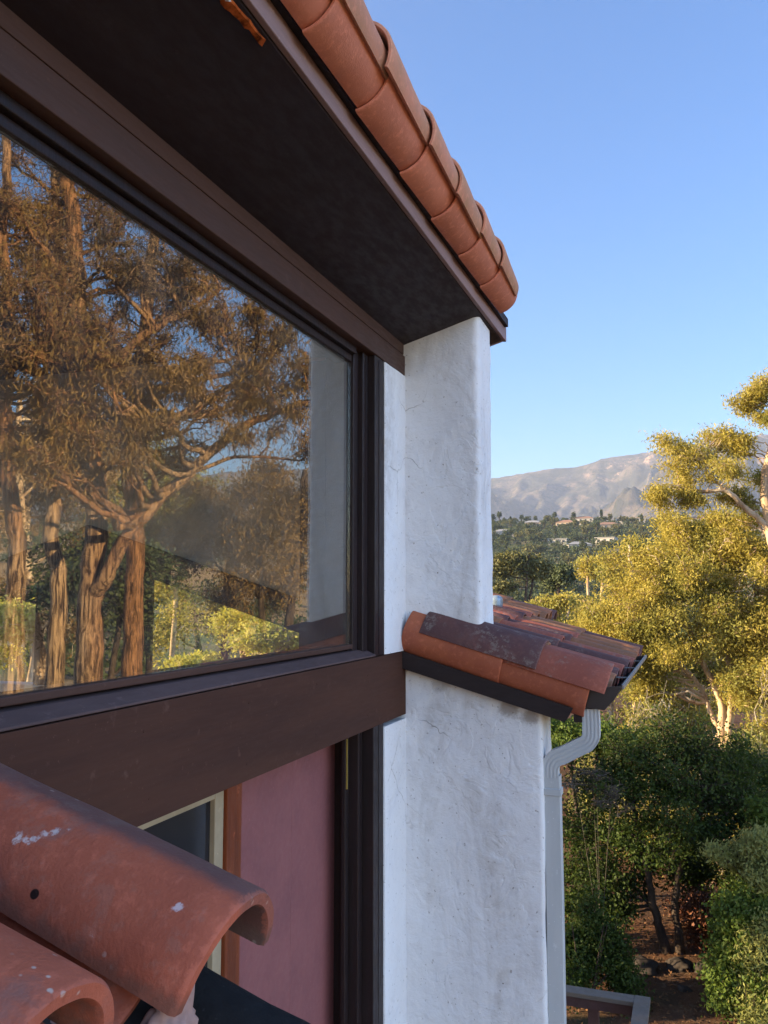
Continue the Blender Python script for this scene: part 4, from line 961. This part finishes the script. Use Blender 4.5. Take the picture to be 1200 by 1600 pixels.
simple_tree('oak_tree', 'big dark oak behind the leftmost gable opening', 60, 800, 1090, 40, 300, 'lf_oak', 'bk_dark', 86, 26, 3, 9, 6, 18, .24, .12, .32, 0, twr=.02)
# more oaks behind the house that keep the slope in shade
for k, (x, y, h_) in enumerate([(-17, 9.0, 12), (-13, 4, 10)]):
    b = Vector((x, y, hg(x, y))); cc = b+Vector((0, 0, h_*.62))
    make_tree('oak_tree', ['tall oak behind the north gable of the house', 'tall oak behind the west wall of the house'][k], 'tree', None, [([b, b+Vector((.2, .1, h_*.4)), cc], .22)], crown(cc, (3.2, 3.2, h_*.36), 20, 90+k, .42), 'lf_oak', 'bk_dark', 90+k, .2, 9, 6, 16, .16, .10, .2, 0, twr=.012)

# -- the wooded hillside with its houses
def far_tree_meshes(kind, seed):
    r = np.random.default_rng(seed); W = Geo(); L = Geo(); C = []
    if kind == 'tall': R = np.array([2.0, 2.0, 3.2]); cz = 6.0; n = 12
    elif kind == 'cypress': R = np.array([1.0, 1.0, 4.2]); cz = 5.0; n = 12
    else: R = np.array([3.6, 3.6, 2.5]); cz = 3.8; n = 16
    W.tube([(0, 0, -1), (.1, 0, cz*.5), (.0, .1, cz+R[2]*.4)], [.28, .2, .08], 5)
    for k in range(n):
        d = r.normal(size=3); d /= np.linalg.norm(d); d[2] = abs(d[2])*.9 if r.random() < .75 else d[2]; c = np.array([0, 0, cz])+d*R*(.35+.5*r.random())
        W.tube([(0, 0, cz*.6), tuple(c)], [.1, .03], 3, cap=False)
        C.append(c+r.normal(size=(46, 3))*R*.20)
    L.leaves(np.concatenate(C), .75, .55, r, 0); return W, L
FT = []
for kind, seed in (('round', 1), ('round', 2), ('tall', 3), ('round', 4), ('cypress', 5), ('tall', 6)):
    W, L = far_tree_meshes(kind, seed); FT.append((kind, W, L))
r = random.Random(8); cnt = 0; protos = {}
lab = {('round', 0): 'dark round tree on the wooded far hillside', ('round', 1): 'olive round tree on the wooded far hillside', ('tall', 0): 'dark upright tree on the wooded far hillside', ('tall', 1): 'olive upright tree on the wooded far hillside', ('cypress', 0): 'narrow dark cypress on the wooded far hillside', ('cypress', 1): 'narrow dark cypress on the wooded far hillside'}
spots = []
while len(spots) < 290:
    azd = r.uniform(-14.2, 1.0); d = r.choice([r.uniform(150, 330), r.uniform(300, 600), r.uniform(560, 860), r.uniform(740, 860)])
    a = math.radians(azd); x, y = d*math.sin(a), d*math.cos(a)
    if all((x-p[0])**2+(y-p[1])**2 > (3.2+d*.005)**2 for p in spots): spots.append((x, y, d))
for i_, (x, y, d) in enumerate(spots):
    ki = r.choice([0, 0, 1, 1, 2, 3, 3, 4, 5]); tone = 0 if r.random() < .6 else 1
    kind = FT[ki][0]; key = (ki, tone); sc = r.uniform(.75, 1.35)*(1 if d > 250 else .8)
    if key not in protos:
        o = thing('hillside_tree', (x, y, hg(x, y)), lab[(kind, tone)], 'tree', 'trees scattered over the far hillside, '+('dark ' if tone == 0 or kind == 'cypress' else 'olive ')+kind)
        put('trunk', FT[ki][1].mesh('trunk', M['bk_dark']), o); c_ = put('crown', FT[ki][2].mesh('crown', M['lf_far2' if tone and kind != 'cypress' else 'lf_far']), o)
        protos[key] = o
    else: o = copy_tree(protos[key])
    o.location = (x, y, hg(x, y)); o.rotation_euler = (0, 0, r.uniform(0, 6.28)); o.scale = (sc, sc, sc*r.uniform(.9, 1.15))
# the continuous low woodland between them
rw = np.random.default_rng(31); L = Geo(); C = []
for k in range(4200):
    azd = rw.uniform(-26, 52) if k % 3 else rw.uniform(-14, 2); d = rw.uniform(130, 900)**1.0; a = math.radians(azd); x, y = d*math.sin(a), d*math.cos(a)
    R = rw.uniform(1.6, 4.2); C.append(((x, y, 0), R))
P0 = np.array([c[0] for c in C]); H0 = hgt(P0[:, 0], P0[:, 1]); RR = np.array([c[1] for c in C])
nl_ = 60; dd = rw.normal(size=(len(C), nl_, 3)); dd /= np.linalg.norm(dd, axis=2)[..., None]
dd[..., 2] = np.abs(dd[..., 2]); pts = P0[:, None]+dd*RR[:, None, None]*np.array([1, 1, 1.15])*(.7+.35*rw.random((len(C), nl_, 1))); pts[..., 2] += H0[:, None]+RR[:, None]*.25
L.leaves(pts.reshape(-1, 3), 1.1, .85, rw, 0)
tag(L.build('hillside_woodland', M['lf_far']), 'continuous dark green scrub and woodland covering the far hillside', 'woodland', None, 'stuff')

M['hw'] = m_plain('house_white', (.44, .40, .35), .8); M['hr'] = m_plain('house_roof_tile', (.30, .17, .11), .85); M['hg'] = m_plain('house_roof_grey', (.30, .29, .28), .8); M['ht'] = m_plain('house_tan', (.42, .32, .22), .85)
tt = NT('house_window', .15, .6); tt.col((.03, .035, .04)); M['hwin'] = tt.mat
def far_house(u, v, d, w_, dp, h_, wall, roofm, rot, label, flat=False):
    d = 60.
    while d < 1000:
        p = P(u, v+3, d)
        if p.z < hg(p.x, p.y): break
        d += 4
    if d >= 1000: d = 800.; p = P(u, v+3, d)
    x, y = p.x, p.y; z = hg(x, y)+.2
    o = thing('hillside_house', (x, y, z), label, 'house', None); o.rotation_euler = (0, 0, math.radians(rot)); 
    zf_ = -4
    g = Geo(); g.box(-w_/2, w_/2, -dp/2, dp/2, zf_, h_); q = put('wall', g.mesh('wall', M[wall])); q.parent = o
    g = Geo(); e = .5
    if flat: g.box(-w_/2-e, w_/2+e, -dp/2-e, dp/2+e, h_+.01, h_+.45)
    else:
        a = w_/2+e; b = dp/2+e; c_ = max(0, a-b)
        g.add([(-a, -b, h_+.01), (a, -b, h_+.01), (a, b, h_+.01), (-a, b, h_+.01), (-c_, 0, h_+b*.42), (c_, 0, h_+b*.42)], [(0, 1, 5, 4), (2, 3, 4, 5), (3, 2, 1, 0)]); g.add([(-a, -b, h_+.01), (-a, b, h_+.01), (-c_, 0, h_+b*.42), (a, -b, h_+.01), (a, b, h_+.01), (c_, 0, h_+b*.42)], [(1, 0, 2), (3, 4, 5)])
    q = put('roof', g.mesh('roof', M[roofm])); q.parent = o
    n = max(2, int(w_/4))
    for k in range(n):
        xx = -w_/2+w_*(k+.5)/n; g = Geo(); g.box(xx-.8, xx+.8, -dp/2-.08, -dp/2-.01, h_-2.4, h_-.8); q = put('window', g.mesh('window', M['hwin'])); q.parent = o
    return o
for a in [(787, 838, 560, 15, 9, 4, 'hw', 'hg', 10, 'pale house with a grey roof nearest the pillar on the hillside'),
          (948, 849, 420, 12, 8, 4.2, 'hw', 'hg', -12, 'bright white house lowest in the middle of the hillside', True),
          (985, 816, 720, 26, 12, 5.5, 'hw', 'ht', 5, 'long white building near the crest left of the golden treetops', True),
          (1035, 812, 720, 34, 12, 5.5, 'hw', 'hg', -4, 'longest pale building on the crest, right next to the golden treetops', True),
          (950, 826, 640, 18, 10, 4, 'ht', 'hr', 12, 'tan house with a brown roof below the crest'),
          (872, 850, 470, 12, 8, 3.5, 'hw', 'hg', 0, 'small white house low on the hillside above the round golden brown tree', True),
          (905, 858, 400, 14, 8, 3.2, 'hw', 'hg', 18, 'low grey-roofed house left of the bright white house'),
          (885, 822, 700, 16, 10, 4, 'ht', 'hr', -8, 'brown-roofed house near the crest above the pale hillside houses'),
          (832, 822, 700, 15, 9, 4, 'ht', 'hg', 5, 'tan house with a grey roof high on the left of the hillside'),
          (912, 814, 740, 18, 9, 4, 'hw', 'hr', 0, 'white house with a brown roof on the crest in the middle'),
          (1096, 812, 700, 26, 12, 5, 'hw', 'hr', 0, 'pale house glimpsed through the boughs at the right of the crest'),
          (918, 898, 170, 8, 6, 3, 'hw', 'hg', 25, 'small blue-grey roofed house hidden among the valley trees')]:
    far_house(*a)

# -- small things in the garden
def rock(c, rad, seed, label):
    g = lump((0, 0, 0), rad, seed, 4, .55, (1.2, 1, .7)); me = g.mesh('rock', M['rock'], True); o = put('rock', me); o.location = c; tag(o, label, 'rock', 'rocks under the dark oak'); return o
for k, (u, v, d, rd, lb) in enumerate([(1000, 1478, 17.6, .36, 'broad dark boulder left of the oak trunks'), (1060, 1462, 17.8, .26, 'rounded boulder between the oak trunks and the red shrub'), (1100, 1462, 17.8, .24, 'boulder right of the oak trunks'), (1125, 1472, 17.5, .27, 'boulder farthest right under the red shrub'), (1068, 1498, 16.9, .12, 'small rock on the bare slope in front of the boulders'), (1085, 1540, 15.4, .16, 'grey rock half buried in the brown slope above the bottom edge'), (975, 1500, 17, .28, 'dark boulder partly behind the green shrub')]):
    p = P(u, v, d); rock((p.x, p.y, hg(p.x, p.y)+rd*.05), rd*.8, 5+k, lb)
# litter
rl = np.random.default_rng(77); N = 26000
x = rl.uniform(-4, 8, N); y = rl.uniform(9, 30, N); z = hgt(x, y)+.02
g = Geo(); g.leaves(np.stack([x, y, z+rl.random(N)*.03], 1), .06, .03, rl, 0)
t = NT('fallen_leaves', .9, .1); t.col(t.mix(t.isl(), (.15, .075, .035), (.07, .04, .025)))
tag(g.build('leaf_litter', t.mat), 'dry brown leaf litter and dead grass strewn over the slope', 'leaf litter', None, 'stuff')
# deck railing
rail = thing('deck_railing', (-.55, 7.8, GZ), 'grey capped timber deck railing with brown posts at the bottom beside the downspout', 'railing')
zr_ = -3.5
g = Geo(); g.prism([(-.60, 5.0, 0), (-.47, 5.0, 0), (-.47, 8.12, 0), (-.60, 8.12, 0)], 2, zr_-.04, zr_); g.box(-4.2, -.602, 7.98, 8.12, zr_-.04, zr_-.0015); g.build('cap_rail', M['rail'], rail, bevel=.004)
g = Geo(); g.box(-4.2, -.61, 8.03, 8.07, zr_-.14, zr_-.042); g.box(-.555, -.515, 5.0, 8.02, zr_-.14, zr_-.042); g.build('sub_rail', M['railpost'], rail)
g = Geo(); g.box(-4.2, -.61, 8.03, 8.07, zr_-.95, zr_-.87); g.box(-.555, -.515, 5.0, 8.02, zr_-.95, zr_-.87); g.build('bottom_rail', M['rail'], rail)
g = Geo(); g.box(-4.2, -.61, 8.04, 8.06, zr_-.50, zr_-.46); g.build('middle_rail', M['rail'], rail)
for x_ in (-.60, -1.0, -1.75, -2.5, -3.25): 
    g = Geo(); g.box(x_, x_+.09, 8.075, 8.155, zr_-1.25, zr_-.041) if x_ < -.7 else g.box(-.60, -.51, 8.03, 8.12, GZ-.2, zr_-.041); g.build('post', M['railpost'], rail)
for y_ in (5.6, 6.8):
    g = Geo(); g.box(-.51, -.43, y_, y_+.09, zr_-1.25, zr_-.041); g.build('post', M['railpost'], rail)
g = Geo(); g.box(-4.6, -.50, 4.0, 8.15, zr_-1.15, zr_-1.05)
g.build('deck_floor', M['deck'], rail)

# ------------------------------------------------------------------ the air between here and the mountains
hz_ = Geo(); hz_.box(-3300, 9000, -400, 9300, GZ-75, 1300)
t = NT('haze_air'); t.t.nodes.remove(t.bs)
pv = t.n('ShaderNodeVolumePrincipled'); pv.inputs['Density'].default_value = 0.000085; pv.inputs['Color'].default_value = (.64, .75, 1.0, 1); pv.inputs['Anisotropy'].default_value = 0.0
t.l(pv.outputs[0], t.out.inputs['Volume'])
tag(hz_.build('haze', t.mat), 'pale blue haze lying between the garden and the mountains', 'haze', None, 'stuff')
